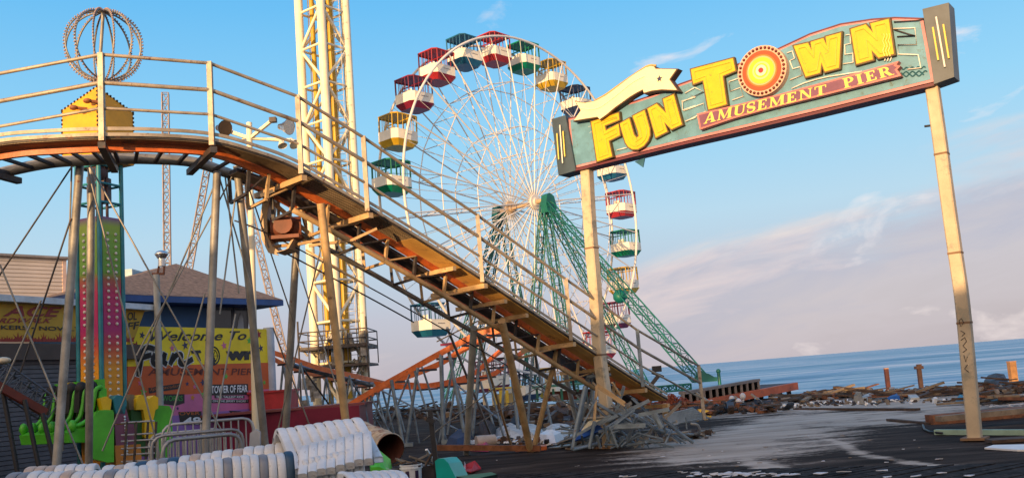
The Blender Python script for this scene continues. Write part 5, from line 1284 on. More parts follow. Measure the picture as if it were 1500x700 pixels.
# rusty drum lying on its side
dc = P(556, 652, 13.5); dc.z = .42; da = V((-.72, .55, .0)).normalized(); 
o = root('steel_drum', (dc.x, dc.y, 0), 'dented cream and rust steel drum lying with its dark open end towards us', 'drum')
e0 = P(572, 662, 12.7); e0.z = P(572, 657, 12.7).z; e1_ = P(534, 640, 13.5)
rr = .20; axd = (e1_-e0).normalized(); Ld = (e1_-e0).length+.12
m_ = MB(); pr_ = []
dm = mat('drum_paint', (.55, .42, .26), .55, 0, .25, 4.0, (.20, .05, .02), .55, .2)
N_ = 28
yv = axd.cross(UZ).normalized(); zv_ = yv.cross(axd)
def rg(t_, r_): c = e0+axd*t_; return [c+(yv*math.cos(2*math.pi*i/N_)+zv_*math.sin(2*math.pi*i/N_))*r_ for i in range(N_)]
secs = [(0, rr), (.02, rr+.012), (.05, rr), (.26, rr), (.29, rr+.014), (.32, rr), (.52, rr), (.55, rr+.014), (.58, rr), (Ld-.03, rr), (Ld, rr+.01), (Ld, rr-.04), (Ld-.02, 0.001)]
vs_ = []; 
for t_, r_ in secs: vs_ += rg(t_, r_)
m_.add(vs_, [(i*N_+j, i*N_+(j+1) % N_, (i+1)*N_+(j+1) % N_, (i+1)*N_+j) for i in range(len(secs)-1) for j in range(N_)], True); m_.build('shell', dm, o)
m_ = MB(); vs_ = rg(0, rr-.012)+rg(Ld-.05, rr-.012)+rg(Ld-.05, .001); m_.add(vs_, [(i*N_+j, (i+1)*N_+j, (i+1)*N_+(j+1) % N_, i*N_+(j+1) % N_) for i in range(2) for j in range(N_)], True); m_.build('liner', mat('drum_inside', (.10, .03, .02), .8), o)
# bright green shell
def slabobj(name, pts, d, th, mt, label, cat, grp=None, tilt=None):
    q = [P(u, v, d+(tilt*(v-pts[0][1])/20 if tilt else 0)) for u, v in pts]; c = sum(q, V((0, 0, 0)))/len(q)
    o = MB().prism(q, th).build(name, mt, loc=c); tag(o, label, cat, grp); return o
q = P(560, 672, 11.6)
o = root('green_hull', (q.x, q.y, 0), 'bright green moulded plastic hood lying beside the rusty drum', 'plastic hood')
m_ = MB(); pp = [[(541, 664), (557, 660), (572, 672), (574, 682)], [(541, 672), (555, 668), (568, 680), (572, 690)], [(543, 684), (556, 683), (566, 688), (572, 694)]]
rows = [[P(u, v, 11.6-.18*r) for u, v in row] for r, row in enumerate(pp)]
vs_ = [p for r in rows for p in r]+[V((p.x, p.y+.1, .02)) for p in rows[0]]+[V((p.x, p.y, .02)) for p in rows[2]]
m_.add(vs_, [(r*4+j, r*4+j+1, (r+1)*4+j+1, (r+1)*4+j) for r in range(2) for j in range(3)]+[(8+j, 9+j, 17+j, 16+j) for j in range(3)]+[(12+j, 13+j, 1+j, j) for j in range(3)]+[(3, 15, 19, 11, 7), (0, 4, 8, 16, 12)], False); m_.build('hood', lime, o)
m_ = MB().path([P(u, v, 11.3) for u, v in [(543, 683), (556, 682), (566, 687), (574, 690)]], .02); m_.build('rim', mat('pale_green_rim', (.35, .55, .3), .5), o)
# bucket
q = P(603, 700, 11.3); bz0 = max(0.05, q.z); bt = P(603, 679, 11.3).z
o = root('plastic_bucket', (q.x, 11.3, 0), 'white plastic bucket with dark printed labels full of scraps', 'bucket')
N_ = 20
m_ = MB(); m_.tube((q.x, 11.3, 0.02), (q.x, 11.3, bt), .105, .125, 20); m_.tube((q.x, 11.3, bt-.05), (q.x, 11.3, bt-.035), .135, n=20); m_.tube((q.x, 11.3, bt-.015), (q.x, 11.3, bt+.0), .133, n=20); m_.build('body', white, o)
for a_ in (-2.0, -1.1):
    m_ = MB(); z0, z1 = bt-.19, bt-.07
    for k_ in range(3):
        b0_, b1_ = a_+k_*.12, a_+k_*.12+.12; m_.add([(q.x+.126*math.cos(b0_), 11.3+.126*math.sin(b0_), z0), (q.x+.126*math.cos(b1_), 11.3+.126*math.sin(b1_), z0), (q.x+.129*math.cos(b1_), 11.3+.129*math.sin(b1_), z1), (q.x+.129*math.cos(b0_), 11.3+.129*math.sin(b0_), z1)], [(0, 1, 2, 3)])
    m_.build('printed_label', mat('label_black_violet', (.04, .02, .06), .5), o)
for i in range(9):
    c = V((q.x+random.uniform(-.25, .3), 11.5+random.uniform(-.2, .3), bt+random.uniform(-.02, .05)))
    d = V((random.uniform(-1, 1), random.uniform(-1, 1), random.uniform(-.4, .4))).normalized()*random.uniform(.08, .2)
    oo = MB().beam(c-d, c+d, .03, .02).build('scrap_stick', random.choice([wood, wood2, white]), loc=c); tag(oo, 'short broken scrap stick piled around the labelled bucket', 'scrap', 'scrap sticks round the bucket')
m_ = MB(); m_.box((q.x+.05, 11.62, bt/2-.02), (.8, .3, bt-.06)); oo = m_.build('scrap_crate', dark_m, loc=(q.x, 11.6, 0)); tag(oo, 'low dark crate of scraps behind the labelled bucket', 'crate')
# black post with T handle
a_ = P(630, 601, 11.0); g_ = V((a_.x+.06, 11.0, 0))
o = root('black_post', g_, 'slim black steel post with short T handle near the bucket', 'post')
MB().beam(g_, a_, .055, .055).build('shaft', black, o); MB().tube(P(616, 601, 11), P(645, 600, 11), .014).build('handle', black, o)
MB().beam(P(626, 612, 10.98), P(636, 618, 10.98), .09, .06).build('collar', black, o)
MB().box(g_+V((0, 0, .25)), (.16, .1, .5)).build('base', black, o)
# teal plastic chute
o = slabobj('teal_plastic_chute', [(637, 675), (642, 671), (650, 671), (657, 678), (668, 700), (640, 704)], 10.9, V((.12, .35, -.02)), teal_pl, 'teal green moulded plastic chute beside the black post', 'plastic chute')
o = slabobj('teal_board', [(668, 697), (720, 691), (728, 694), (690, 702)], 10.7, V((0, .1, -.04)), mat('dull_teal', (.1, .3, .27), .5), 'flat dull teal board lying at the bottom edge right of the chute', 'board')
for (pts, mt, lab) in (([(668, 686), (690, 681), (705, 685), (690, 690)], red_m, 'crumpled red sheet on the deck beside the teal chute'),
                       ([(664, 684), (684, 684), (680, 689), (664, 689)], white, 'white torn sheet under the crumpled red sheet')):
    q = [P(u, v, 12.0+.2*i) for i, (u, v) in enumerate(pts)]; q = [G(u, v, .05) for u, v in pts]
    c = sum(q, V((0, 0, 0)))/4; q.insert(2, c+V((.1, .05, .13))); oo = MB().prism(q, (0, 0, -.02)).build('crumpled_sheet', mt, loc=c); tag(oo, lab, 'sheet')

def gb(name, u1, v1, u2, v2, w, h, mt, lab, cat, grp=None, z1=.0, z2=.0, twist=0):
    a_ = G(u1, v1, z1); b_ = G(u2, v2, z2); a_.z += h/2; b_.z += h/2
    o = MB().beam(a_, b_, w, h).build(name, mt, loc=(a_+b_)/2); tag(o, lab, cat, grp); return o
# long items right
gb('timber_baulk', 1362, 622, 1530, 607, .30, .20, wood3, 'long heavy brown timber baulk lying behind the right sign pole', 'timber')
gb('timber_plank', 1375, 617, 1530, 602, .20, .10, wood2, 'long bleached plank resting along the heavy timber baulk', 'plank', None, .2, .2)
gb('timber_plank', 1302, 616, 1366, 622, .12, .05, wood, 'thin dark board pointing left from the heavy timber baulk', 'plank')
gb('drain_pipe', 1371, 636, 1540, 637, .09, .09, seafoam, 'pale green straight pipe lying just behind the foot of the right pole', 'pipe')
o = MB().path([G(u, v, .04) for u, v in [(1352, 622), (1354, 628), (1362, 632), (1380, 634)]], .02).build('black_hose', black, loc=G(1360, 630)); tag(o, 'short bent black hose at the end of the pale green pipe', 'hose')
o = MB().prism([G(u, v, .03) for u, v in [(1442, 655), (1455, 651), (1500, 650), (1540, 652), (1540, 657), (1490, 658)]], (0, 0, -.025)).build('white_sheet', white, loc=G(1490, 654)); tag(o, 'flat white sheet on the deck at the right edge near the pole', 'sheet')
gb('timber_plank', 1448, 648, 1540, 642, .35, .05, wood, 'wide dark board flat on the deck at the right edge', 'plank')
gb('timber_plank', 1165, 600, 1345, 601, .16, .06, wood, 'long dark strip standing in for the shadow line across the pale sand', 'plank')  # dark beam laid in as the shadow line on the sand
# pilings in the surf
def piling(u, v0, v1, d, w, mt, lab, cap=False):
    b_ = P(u, v1, d); t_ = P(u-(v1-v0)*.09, v0, d); o = root('piling', (b_.x, d, -2), lab, 'piling', 'pilings standing beyond the debris bank')
    MB().beam((b_.x, d, -2.0), (t_.x, d, t_.z), w, w).build('shaft', mt, o)
    if cap: MB().box((t_.x, d, t_.z), (w*1.9, w*1.8, .13)).build('cap', mt, o); MB().box((t_.x+.02, d, t_.z+.1), (w*1.1, w*1.1, .1)).build('bolt_head', mt, o)
    else: MB().box((t_.x, d, t_.z+.02), (w*1.06, w*1.06, .05)).build('end_grain', mat('pale_end_grain', (.35, .2, .13), .8), o)
pil = mat('wet_red_piling', (.09, .025, .018), .7, 0, .3)
piling(1301, 540, 574, 44, .17, pil, 'dark red piling, leftmost of the three beyond the debris')
piling(1349, 538, 573, 44, .17, mat('wet_brown_piling', (.06, .028, .018), .7, 0, .3), 'dark piling with a wider cap, in the middle of the three', True)
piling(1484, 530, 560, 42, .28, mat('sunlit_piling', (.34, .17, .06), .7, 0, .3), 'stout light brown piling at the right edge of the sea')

# orange pier deck
pr = root('pier_deck', P(1080, 590, 38).to_2d().to_3d(), 'tilted orange edged pier deck frame on short dark legs at the water', 'pier deck')
a0 = P(985, 600, 33.5); a1 = P(1166, 565, 40.5); 
rdb = mat('orange_red_beam', (.55, .12, .04), .55, 0, .25, 1.0, (.12, .03, .02), .3)
MB().beam(a0, a1, .2, .30).build('edge_beam', rdb, pr)
k0 = P(1002, 583, 34); k1 = P(1112, 563, 38.5)
MB().beam(k0+V((0, .5, -.05)), k1+V((0, .5, -.05)), .05, .42).build('shade_backing', black, pr)  # black sheet added for the shade between the joists
fw2 = MB(); fw2.beam(k0+V((0, .3, .18)), k1+V((0, .3, .18)), .3, .1); fw2.beam(k0+V((0, .3, -.28)), k1+V((0, .3, -.28)), .3, .07); fw2.build('joist_frame', mat('grey_joist', (.22, .19, .17), .7), pr)
for i in range(13):
    c = k0.lerp(k1, i/12)+V((0, .25, -.05)); MB().box(c, (.10, .3, .42)).build('joist', mat('grey_joist', (.22, .19, .17), .7), pr)
dk = MB(); dk.prism([a0+V((0, .2, .05)), a1+V((0, .2, .07)), a1+V((-.8, 2.5, .05)), a0+V((-1, 2.5, .05))], (0, 0, .06)); dk.build('deck', mat('dark_pier_deck', (.06, .05, .05), .8), pr)
for i in range(12):
    c = a0.lerp(a1, (i+.3)/12); MB().beam(c-V((0, -.3, .1)), (c.x+random.uniform(-.1, .1), c.y+.4, -.3), .16, .16, (1, 0, 0)).build('leg', black if i % 3 else wood, pr)
for u, v, d in ((1020, 575, 34), (1075, 580, 36), (1100, 577, 37)):
    MB().beam(P(u, v, d), P(u+25, v+18, d-.3), .07, .07).build('brace', galv, pr)
# small fixtures on the deck: clutter lights below
for i, (u, v, c_) in enumerate([(1076, 597, (.5, .28, .04)), (1047, 600, (.4, .08, .03)), (1082, 588, (.7, .7, .7)), (1067, 590, (.7, .7, .7)), (1088, 580, (.6, .6, .6)), (1072, 584, (.6, .6, .6)), (1042, 590, (.6, .6, .6))]):
    p = P(u, v, 34.5+i*.1); oo = MB().ball((p.x, p.y, max(.1, p.z)), .11, 10, 7, (1, 1, 1.15)).tube((p.x, p.y, max(.1, p.z)-.1), (p.x, p.y, max(.1, p.z)-.18), .04).build('float_ball', mat('float_%d' % i, c_, .5), loc=(p.x, p.y, 0)); tag(oo, ['amber round float under the orange pier deck', 'dull red round float at the left under the orange pier deck'][i] if i < 2 else 'small white float hanging under the orange pier deck', 'float', 'floats under the pier deck')
gb('broken_post', 1126, 603, 1127, 590, .12, .12, wood3, 'short orange broken stump standing right of the orange pier deck', 'stump')
gb('timber_plank', 1114, 606, 1134, 602, .2, .1, wood3, 'short orange board lying at the foot of the broken stump', 'plank')
# black gizmo by the rails
o = root('machine_head', P(960, 560, 32).to_2d().to_3d(), 'dark tilted machine arm standing behind the foot of the slope', 'machine')
MB().beam(P(950, 568, 32), P(966, 548, 32), .14, .12).build('arm', dark_m, o); MB().beam(P(955, 545, 32), P(972, 552, 32), .10, .10).build('head', black, o); q = P(962, 540, 32); MB().box(q, (.3, .2, .2)).build('lamp', black, o)
MB().beam(P(950, 568, 32), (P(950, 568, 32).x, 32, 0), .12, .12, (1, 0, 0)).build('stand', dark_m, o)

# coiled rusty chain heap, grey corrugated panel
q = G(1002, 604); o = MB()
for i in range(120):
    a_ = random.uniform(0, 6.28); r_ = random.uniform(0, .75); c = V((q.x-.4+r_*math.cos(a_), q.y+r_*.5*math.sin(a_), .1+.38*(1-r_)*random.uniform(.4, 1.1)+.12)); o.path([c+V((.07*math.cos(t_), .03*math.sin(t_*1.0)+.02, .06*math.sin(t_))) for t_ in [k_*.9 for k_ in range(7)]], .02, 4, True)
o = o.build('rope_net_heap', mat('rust_red_net', (.28, .07, .03), .7, 0, .4, 12), loc=(q.x, q.y, 0)); tag(o, 'bundled rust red net heap under the foot of the slope', 'net')
q4 = [G(985, 622, .35), G(1040, 612, .18), G(1014, 596, .62), G(972, 607, .62)]
cg = MB(); n = 14
for i in range(n):
    t0_, t1_ = i/n, (i+1)/n; z_ = .02 if i % 2 else -.01
    cg.add([q4[0].lerp(q4[3], t0_)+V((0, 0, z_)), q4[1].lerp(q4[2], t0_)+V((0, 0, z_)), q4[1].lerp(q4[2], t1_)-V((0, 0, z_)), q4[0].lerp(q4[3], t1_)-V((0, 0, z_))], [(0, 1, 2, 3)])
o = cg.build('corrugated_panel', mat('grey_corrugated', (.34, .35, .33), .5, .3, .2), loc=sum(q4, V((0, 0, 0)))/4); tag(o, 'grey corrugated sheet leaning on the twisted steel heap', 'sheet metal')

# twisted steel heap in front of the sign pole (each member apart)
def c7(x, y): return (840+x/5.832, 560+y/5.832)
BM = [(10, 470, 320, 290, .07), (0, 570, 220, 520, .09), (300, 395, 520, 230, .10), (350, 390, 620, 380, .10), (330, 400, 780, 365, .06), (540, 290, 460, 500, .085), (520, 280, 700, 400, .06), (545, 310, 780, 430, .09),
      (700, 270, 760, 390, .14), (720, 290, 900, 400, .05), (760, 310, 1000, 500, .06), (460, 540, 620, 510, .06), (610, 510, 770, 500, .06), (840, 400, 770, 545, .055), (200, 450, 230, 560, .07), (560, 290, 820, 240, .09), (180, 330, 135, 560, .09),
      (540, 430, 760, 480, .05), (310, 380, 380, 560, .05), (100, 30, 5, 470, .10), (390, 540, 440, 480, .07), (560, 490, 860, 560, .045), (880, 410, 1020, 510, .09), (440, 360, 760, 330, .05), (70, 450, 90, 560, .06), (260, 360, 300, 500, .06), (250, 400, 500, 250, .05),
      (960, 300, 970, 400, .035), (900, 350, 1080, 310, .04), (200, 30, 180, 330, .07), (200, 40, 440, 200, .12), (330, 0, 400, 110, .06), (200, 130, 60, 400, .04)]
BL = {7: 'broad blue grey beam slanting down across the middle of the twisted steel heap', 19: 'tall leaning strut at the left end of the twisted steel heap', 30: 'thick tan pipe sloping right from the left sign pole', 12: 'short pipe standing off the front of the twisted steel heap'}
BN = {13: 1}
for i, (x1, y1, x2, y2, w) in enumerate(BM):
    w *= .72
    u1, v1 = c7(x1, y1); u2, v2 = c7(x2, y2)
    front = 18.75+random.uniform(-.35, .4)
    a_ = P(u1, v1, front+random.uniform(-.3, .3)); b_ = P(u2, v2, front+random.uniform(-.3, .3))
    for p in (a_, b_):
        if p.z < .05:
            g_ = G(*( (u1, v1) if p is a_ else (u2, v2) ), .05); p.xyz = g_
    mt = bluegrey if i not in (29, 30, 31) else tan_m
    m_ = MB()
    if i % 3 == 0:      # angle iron
        m_.beam(a_, b_, w, w*.25); m_.beam(a_+V((0, w*.4, w*.5)), b_+V((0, w*.4, w*.5)), w*.25, w)
    elif i % 3 == 1: m_.tube(a_, b_, w*.55, n=8)
    else: m_.beam(a_, b_, w, w*.5); m_.beam(a_+V((0, w, 0)), b_+V((0, w, 0)), w*.3, w*1.1)
    o = m_.build('steel_member', mt, loc=(a_+b_)/2)
    du, dv_ = x2-x1, y2-y1; lean_ = 'nearly level' if abs(dv_) < .25*abs(du) else ('nearly upright' if abs(du) < .4*abs(dv_) else ('falling to the right' if du*dv_ > 0 else 'rising to the right'))
    where = 'left end' if (x1+x2)/2 < 250 else ('left half' if (x1+x2)/2 < 480 else ('middle' if (x1+x2)/2 < 680 else 'right end'))
    shp = ('angle iron', 'round tube', 'channel beam')[i % 3]
    tag(o, BL.get(i, '%s %s %s %s, %s of the steel heap' % ('long' if math.hypot(du, dv_) > 260 else 'short', 'tan' if mt is tan_m else 'blue grey', shp, lean_, where)), 'steel beam', 'collapsed steel heap')
random.seed(77)
for i in range(60):
    u1 = random.uniform(835, 1000) if i < 34 else random.uniform(848, 925); hgt = max(.12, .85-abs((u1-915)/115)*.7)
    c = G(u1, 658-abs(u1-930)*.06, 0)+V((0, random.uniform(-.2, .5), random.uniform(.05, hgt)))
    L_ = random.uniform(.35, 1.5); an = random.gauss(.1, .65); dpt = random.uniform(-.3, .3)
    d = V((math.cos(an), dpt, math.sin(an)))*L_/2
    if c.z-abs(d.z) < .03: c.z = abs(d.z)+.03
    w = random.uniform(.022, .05); m_ = MB()
    if i % 2: m_.tube(c-d, c+d, w*.6, n=7)
    else: m_.beam(c-d, c+d, w*1.6, w*.3); m_.beam(c-d+V((0, w*.8, w*.6)), c+d+V((0, w*.8, w*.6)), w*.3, w*1.4)
    o = m_.build('steel_strut', bluegrey if i % 5 else galv, loc=c)
    tag(o, '%s thin %s strut in the %s of the collapsed steel heap' % ('long' if L_ > .9 else 'short', 'round' if i % 2 else 'angle', 'left half' if u1 < 915 else 'right half'), 'steel strut', 'thin struts in the steel heap')
o = MB().path([c for c in spline([G(1012, 620, .55), G(1022, 622, .5), G(1025, 632, .25), G(1012, 636, .1), G(1000, 634, .1)], 4)], .022).build('bent_pipe', galv, loc=G(1015, 630)); tag(o, 'curved grey pipe hoop at the right end of the steel heap', 'pipe')
o = MB()
for i in range(9):
    c = G(1026, 608, .25); a_ = random.uniform(0, 6.28); o.prism([c, c+V((.35*math.cos(a_), .1, .16*math.sin(a_))), c+V((.32*math.cos(a_+.3), .12, .16*math.sin(a_+.3)))], (0, .02, 0))
o = o.build('caution_ribbon', mat('caution_yellow', (.8, .45, .02), .5), loc=G(1026, 608)); tag(o, 'tangle of yellow ribbon at the foot of the last railing post', 'ribbon')
q4 = [P(842, 645, 20.0), P(900, 622, 20.4), P(903, 606, 20.9), P(876, 612, 20.9), P(850, 628, 20.5)]
o = MB().prism(q4, (0, .05, -.03)).build('tarpaulin', tarp, loc=G(865, 640)); tag(o, 'blue tarpaulin draped behind the left of the steel heap', 'tarpaulin')
o = MB().prism([P(852, 630, 20.2), P(862, 617, 20.4), P(880, 614, 20.4), P(872, 624, 20.2)], (0, .12, .0)).build('foam_block', cream, loc=G(862, 620)); tag(o, 'pale cream foam block lying on the blue tarpaulin', 'foam block')

# white bundled sheets and litter near the orange legs
def crumple(name, pts, h, mt, lab, cat, seed=1, grp=None):
    random.seed(seed); q = [G(u, v, 0.02) for u, v in pts]; c = sum(q, V((0, 0, 0)))/len(q); n = len(q); vs_ = list(q)
    mid = [c+(p-c)*.75+V((0, 0, h*random.uniform(.45, 1.0))) for p in q]; mid2 = [c+(p-c)*.4+V((0, 0, h*random.uniform(.6, 1.15))) for p in q]; vs_ += mid+mid2+[c+V((0, 0, h*random.uniform(.6, 1)))]
    fs = [(i, (i+1) % n, n+(i+1) % n, n+i) for i in range(n)]+[(n+i, n+(i+1) % n, 2*n+(i+1) % n, 2*n+i) for i in range(n)]+[(2*n+i, 2*n+(i+1) % n, 3*n) for i in range(n)]
    m_ = MB(); m_.add(vs_, fs); o = m_.build(name, mt, loc=c); tag(o, lab, cat, grp); return o
wsh = mat('dirty_white_fabric', (.5, .5, .47), .7, 0, .2, 4.0, (.2, .16, .12), .2)
crumple('fabric_bundle', [(722, 632), (735, 628), (760, 632), (790, 628), (800, 634), (790, 644), (770, 640), (745, 642), (728, 640)], .24, wsh, 'long dirty white fabric bundle behind the orange coaster legs', 'fabric', 3)
crumple('fabric_bundle', [(795, 630), (815, 626), (842, 628), (842, 636), (828, 642), (805, 640)], .2, wsh, 'dirty white fabric heap right of the orange coaster legs', 'fabric', 4)
crumple('crumpled_paper', [(786, 646), (800, 638), (815, 640), (828, 646), (815, 651), (800, 651)], .22, white, 'crumpled white papers just right of the foot of the orange legs', 'paper', 5)
crumple('dark_heap', [(700, 636), (712, 624), (728, 632), (722, 648), (706, 648)], .36, mat('dark_brown_debris', (.05, .03, .025), .9, 0, .5, 8), 'dark brown tangled debris lump between the grey and orange legs', 'debris', 6)
crumple('dark_cloth', [(652, 654), (668, 640), (690, 632), (696, 642), (684, 656), (668, 660)], .35, mat('navy_cloth', (.02, .035, .08), .8), 'navy and dark cloth heap left of the grey coaster leg', 'cloth', 7)
crumple('red_cloth', [(689, 660), (708, 652), (720, 656), (716, 661)], .14, mat('pink_red_cloth', (.5, .03, .08), .6), 'small pinkish red cloth on the deck in front of the beam', 'cloth', 8)
q = G(698, 648, .15); o = MB(); o.tube(q, q+V((.45, .15, .02)), .17, .14, 18); o.tube(q+V((-.002, -.001, 0)), q+V((-.006, -.002, 0)), .15, n=16); o = o.build('paper_roll', mat('dirty_cream_roll', (.5, .42, .34), .7), loc=q); tag(o, 'dirty cream tub on its side beside the grey coaster leg', 'tub')
gb('metal_sheet', 812, 656, 858, 648, .35, .02, galv, 'flat grey sheet on the deck right of the orange legs', 'sheet metal')
gb('white_board', 716, 645, 734, 641, .2, .05, white, 'small white board lying on the beam between the legs', 'board')
gb('white_board', 737, 644, 752, 641, .2, .05, white, 'small white board right beside the beam under the orange leg', 'board')

# structures on the far pier seen through the trestles
fp1 = P(700, 600, 56)
o = root('beach_hut', (P(690, 590, 52).x, 52, 0), 'low white pavilion with dark red underside behind the trestles', 'hut')
def fbox(o, nm, u0, v0, u1, v1, d, dep, mt): 
    a_ = P(u0, v1, d); b_ = P(u1, v0, d); MB().prism([V((a_.x, d, a_.z)), V((b_.x, d, a_.z)), V((b_.x, d, b_.z)), V((a_.x, d, b_.z))], (0, dep, 0)).build(nm, mt, o)
fbox(o, 'hull', 672, 560, 718, 572, 52, 2, white_m); fbox(o, 'underside', 676, 573, 714, 577, 52, 2, maroon); fbox(o, 'post', 690, 577, 694, 598, 52.4, .2, white_m); fbox(o, 'post', 708, 577, 711, 598, 52.4, .2, white_m)
o = root('yellow_hut', (P(740, 590, 50).x, 50, 0), 'small cream and yellow carousel like booth behind the orange leg', 'hut')
fbox(o, 'wall', 722, 575, 760, 602, 50.3, 2, mat('pale_cream_wall', (.6, .55, .38), .6)); fbox(o, 'fascia', 716, 565, 764, 571, 50, 2.5, mat('booth_yellow', (.5, .38, .04), .5))
for u in (724, 733, 742, 752): fbox(o, 'post', u, 571, u+2.5, 602, 50, .15, mat('booth_yellow', (.5, .38, .04), .5))
o = root('green_roof_hut', (P(820, 585, 48).x, 48, 0), 'long low booth with green roof and red lattice behind the slope', 'hut')
fbox(o, 'roof', 780, 558, 880, 569, 48, 3, mat('dull_green_roof', (.03, .16, .12), .6)); fbox(o, 'wall', 786, 588, 868, 603, 48.3, 2, mat('pale_wall', (.5, .5, .48), .7)); fbox(o, 'lattice', 800, 569, 866, 588, 48.6, .1, mat('dark_red_lattice', (.12, .03, .02), .7)); fbox(o, 'skirt', 786, 602, 868, 606, 48.2, 2, mat('skirt_red', (.25, .04, .03), .6))
for u in range(786, 870, 12): fbox(o, 'post', u, 569, u+2, 588, 48.25, .12, green_m)

# ------------------------------------------------------------------ debris banks
random.seed(21)
wl = [wood, wood2, wood3, wood, dark_m]
def bank(name, line, n, lab, grp, smin, smax, hmax, dr, mats_=wl, thin=.06):
    pts = [G(u, v, 0) if len(p) == 2 else None for p in line for (u, v) in [p]]
    for i in range(n):
        k_ = random.uniform(0, len(pts)-1.001); j = int(k_); c = pts[j].lerp(pts[j+1], k_-j)
        c += V((random.uniform(-.6, .6), random.gauss(0, dr), 0)); c.z = abs(random.gauss(0, hmax*.5))+.05
        L_ = random.uniform(smin, smax); a_ = random.gauss(0, .7); el = random.gauss(0, .09)
        d = V((math.cos(a_)*math.cos(el), math.sin(a_)*math.cos(el), math.sin(el)))*L_/2
        if c.z-abs(d.z) < .02: c.z = abs(d.z)+.03
        o = MB().beam(c-d, c+d, random.uniform(thin, thin*4), random.uniform(thin*.5, thin*1.5)).build(name, (mt_ := random.choice(mats_)), loc=c); tag(o, {'weathered_wood': 'dark brown', 'bleached_wood': 'pale bleached', 'orange_brown_wood': 'orange brown', 'dark_steel': 'blackened', 'black_paint': 'black', 'blue_grey_steel': 'blue grey'}[mt_.name]+(', long ' if L_ > (smin+smax)/2 else ', short ')+lab, 'debris board', grp)
def rubble(line, n, lab, s0, s1, dr, hm, mats_):
    pts = [G(u, v, 0) for u, v in line]; mb = MB()
    for i in range(n):
        k_ = random.uniform(0, len(pts)-1.001); j = int(k_); c = pts[j].lerp(pts[j+1], k_-j)+V((random.uniform(-.5, .5), random.gauss(0, dr), 0)); c.z = abs(random.gauss(0, hm*.5))
        s_ = random.uniform(s0, s1); mb.cur = random.randrange(len(mats_))
        mb.box(c, (s_*random.uniform(.5, 3), s_, s_*random.uniform(.2, .9)), (Matrix.Rotation(random.uniform(0, 3), 3, 'Z') @ Matrix.Rotation(random.gauss(0, .5), 3, 'Y')))
    o = mb.build('rubble', mats_); tag(o, lab, 'rubble', kind='stuff')
nb_ = [(1160, 588), (1200, 582), (1260, 578), (1330, 577), (1400, 574)]
bank('driftwood_board', [(1163, 590), (1190, 583), (1230, 580), (1262, 579)], 60, 'board in the debris bank right of the orange pier deck', 'boards in the debris bank', .5, 1.8, .2, .8)
bank('driftwood_board', [(1265, 583), (1320, 581), (1400, 578)], 40, 'weathered board in the low debris line beneath the three pilings', 'boards in the low debris line', .4, 2.0, .08, .8)
bank('driftwood_board', [(1440, 575), (1480, 570), (1520, 568)], 45, 'broken board in the tall debris bank at the right edge', 'boards in the right debris bank', .5, 1.8, .24, .8)
bank('driftwood_board', [(1432, 592), (1470, 588), (1520, 586)], 26, 'board between the timber baulk and right debris bank', 'boards behind the timber baulk', .4, 1.8, .12, .6)
rubble(nb_+[(1460, 575), (1530, 570)], 900, 'fine brown rubble strewn along the waterside debris line', .04, .16, .9, .12, [wood, wood2, dark_m, wood, wood3, mat('grey_rubble', (.3, .28, .26), .9)])
rubble([(1120, 600), (1200, 592), (1330, 588), (1480, 588)], 260, 'small scattered chips on the sand before the debris line', .03, .10, .8, .05, [wood, wood2, white, dark_m])
rubble([(560, 612), (640, 606), (720, 610), (800, 612), (860, 618)], 900, 'fine dark rubble on the deck beneath the trestles', .06, .3, 3.0, .35, [wood, dark_m, wood, black, wood2, dark_m])
bank('driftwood_board', [(540, 612), (640, 606), (720, 610), (860, 618)], 90, 'dark fallen board in the wreckage beneath the trestles', 'fallen boards beneath the trestles', .8, 3.2, .5, 2.6, [wood, dark_m, black, wood, bluegrey])
bank('driftwood_board', [(985, 606), (1040, 604), (1110, 600)], 34, 'broken board under the orange pier deck', 'boards under the pier deck', .5, 1.8, .3, 1.0, [wood, black, wood3, dark_m])
rubble([(985, 606), (1040, 606), (1130, 600)], 260, 'dark rubble under the orange pier deck', .05, .22, 1.0, .2, [wood, dark_m, black, wood3])
rubble([(860, 655), (930, 648), (1000, 640), (1015, 636)], 200, 'dark rubble at the foot of the steel heap', .03, .14, .4, .06, [wood, dark_m, wood2, bluegrey])
rubble([(690, 650), (760, 645), (840, 648)], 160, 'small rubble round the coaster legs', .03, .14, .7, .05, [wood, dark_m, wood2, white, wood3])
crumple('tarpaulin', [(1298, 586), (1306, 581), (1320, 580), (1319, 585)], .12, mat('bright_blue_sheet', (.02, .09, .28), .6), 'crumpled blue sheet in the debris below the left piling', 'tarpaulin', 9)
crumple('tarpaulin', [(1400, 589), (1406, 583), (1414, 584), (1413, 590)], .14, mat('cyan_sheet', (.02, .2, .3), .6), 'crumpled cyan sheet in the debris beside the right pole', 'tarpaulin', 10)
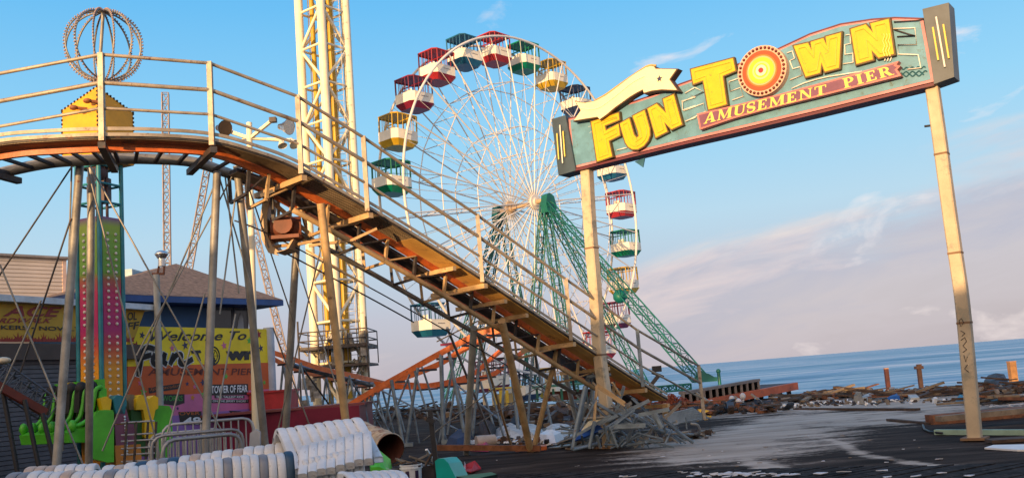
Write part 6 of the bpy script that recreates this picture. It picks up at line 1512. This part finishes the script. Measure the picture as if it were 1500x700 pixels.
crumple('pale_boulder', [(1250, 590), (1256, 580), (1264, 584), (1266, 592)], .3, mat('sand_lump', (.35, .27, .18), .9), 'pale sandy lump at the edge of the debris below the pilings', 'lump', 12)
gb('white_board', 1262, 588, 1285, 578, .3, .12, wsh, 'long white board pointing up the debris line left of the pilings', 'board'); gb('white_board', 1333, 578, 1341, 587, .25, .1, wsh, 'white board leaning below the capped piling', 'board')
crumple('rust_heap', [(1438, 568), (1446, 564), (1462, 563), (1478, 565), (1484, 570), (1462, 573)], .45, mat('grey_black_scrap', (.06, .055, .06), .7, 0, .4, 5), 'grey black scrap heap at the foot of the right piling', 'scrap heap', 13)
# litter
def scrap(u, v, s_, lab, grp, mt=white):
    c = G(u, v, .095 if 'plank' in grp else .012); a_ = random.uniform(0, 3.14); k_ = random.randint(5, 7)
    pts = [c+V((math.cos(a_+2*math.pi*i/k_)*s_*random.uniform(.6, 1.2)*1.6, math.sin(a_+2*math.pi*i/k_)*s_*random.uniform(.5, 1.0), random.uniform(0, s_*.3))) for i in range(k_)]
    o = MB().prism(pts, (0, 0, -.008)).build('litter_scrap', mt, loc=c); tag(o, lab, 'litter', grp)
random.seed(9)
lit = mat('white_litter', (.62, .63, .66), .6)
for i in range(55): scrap(random.triangular(985, 1215, 1065), random.gauss(693.5, 2.2)-(0), random.uniform(.015, .06), 'white scrap in the cluster along the plank walk', 'white scraps on the plank walk', lit)
for (u, v, s_) in [(925, 698, .07), (912, 697, .05), (1237, 691, .07), (1203, 693, .06), (1294, 689, .05), (1340, 697, .05), (1380, 692, .04), (1420, 696, .04), (1300, 698, .05)]: scrap(u, v, s_, 'single white scrap lying apart on the plank walk', 'single scraps on the plank walk', lit)
for i in range(40):
    u = random.uniform(660, 1400); v = random.uniform(628, 684); scrap(u, v, random.uniform(.012, .04), 'small pale scrap scattered on the dark deck', 'scraps scattered on the deck', random.choice([lit, wood2, lit]))
for i in range(24): scrap(random.uniform(1430, 1498), random.uniform(590, 596), random.uniform(.02, .05), 'small white scrap before the right debris bank', 'scraps before the right bank', lit)

# seabirds: none in the photograph
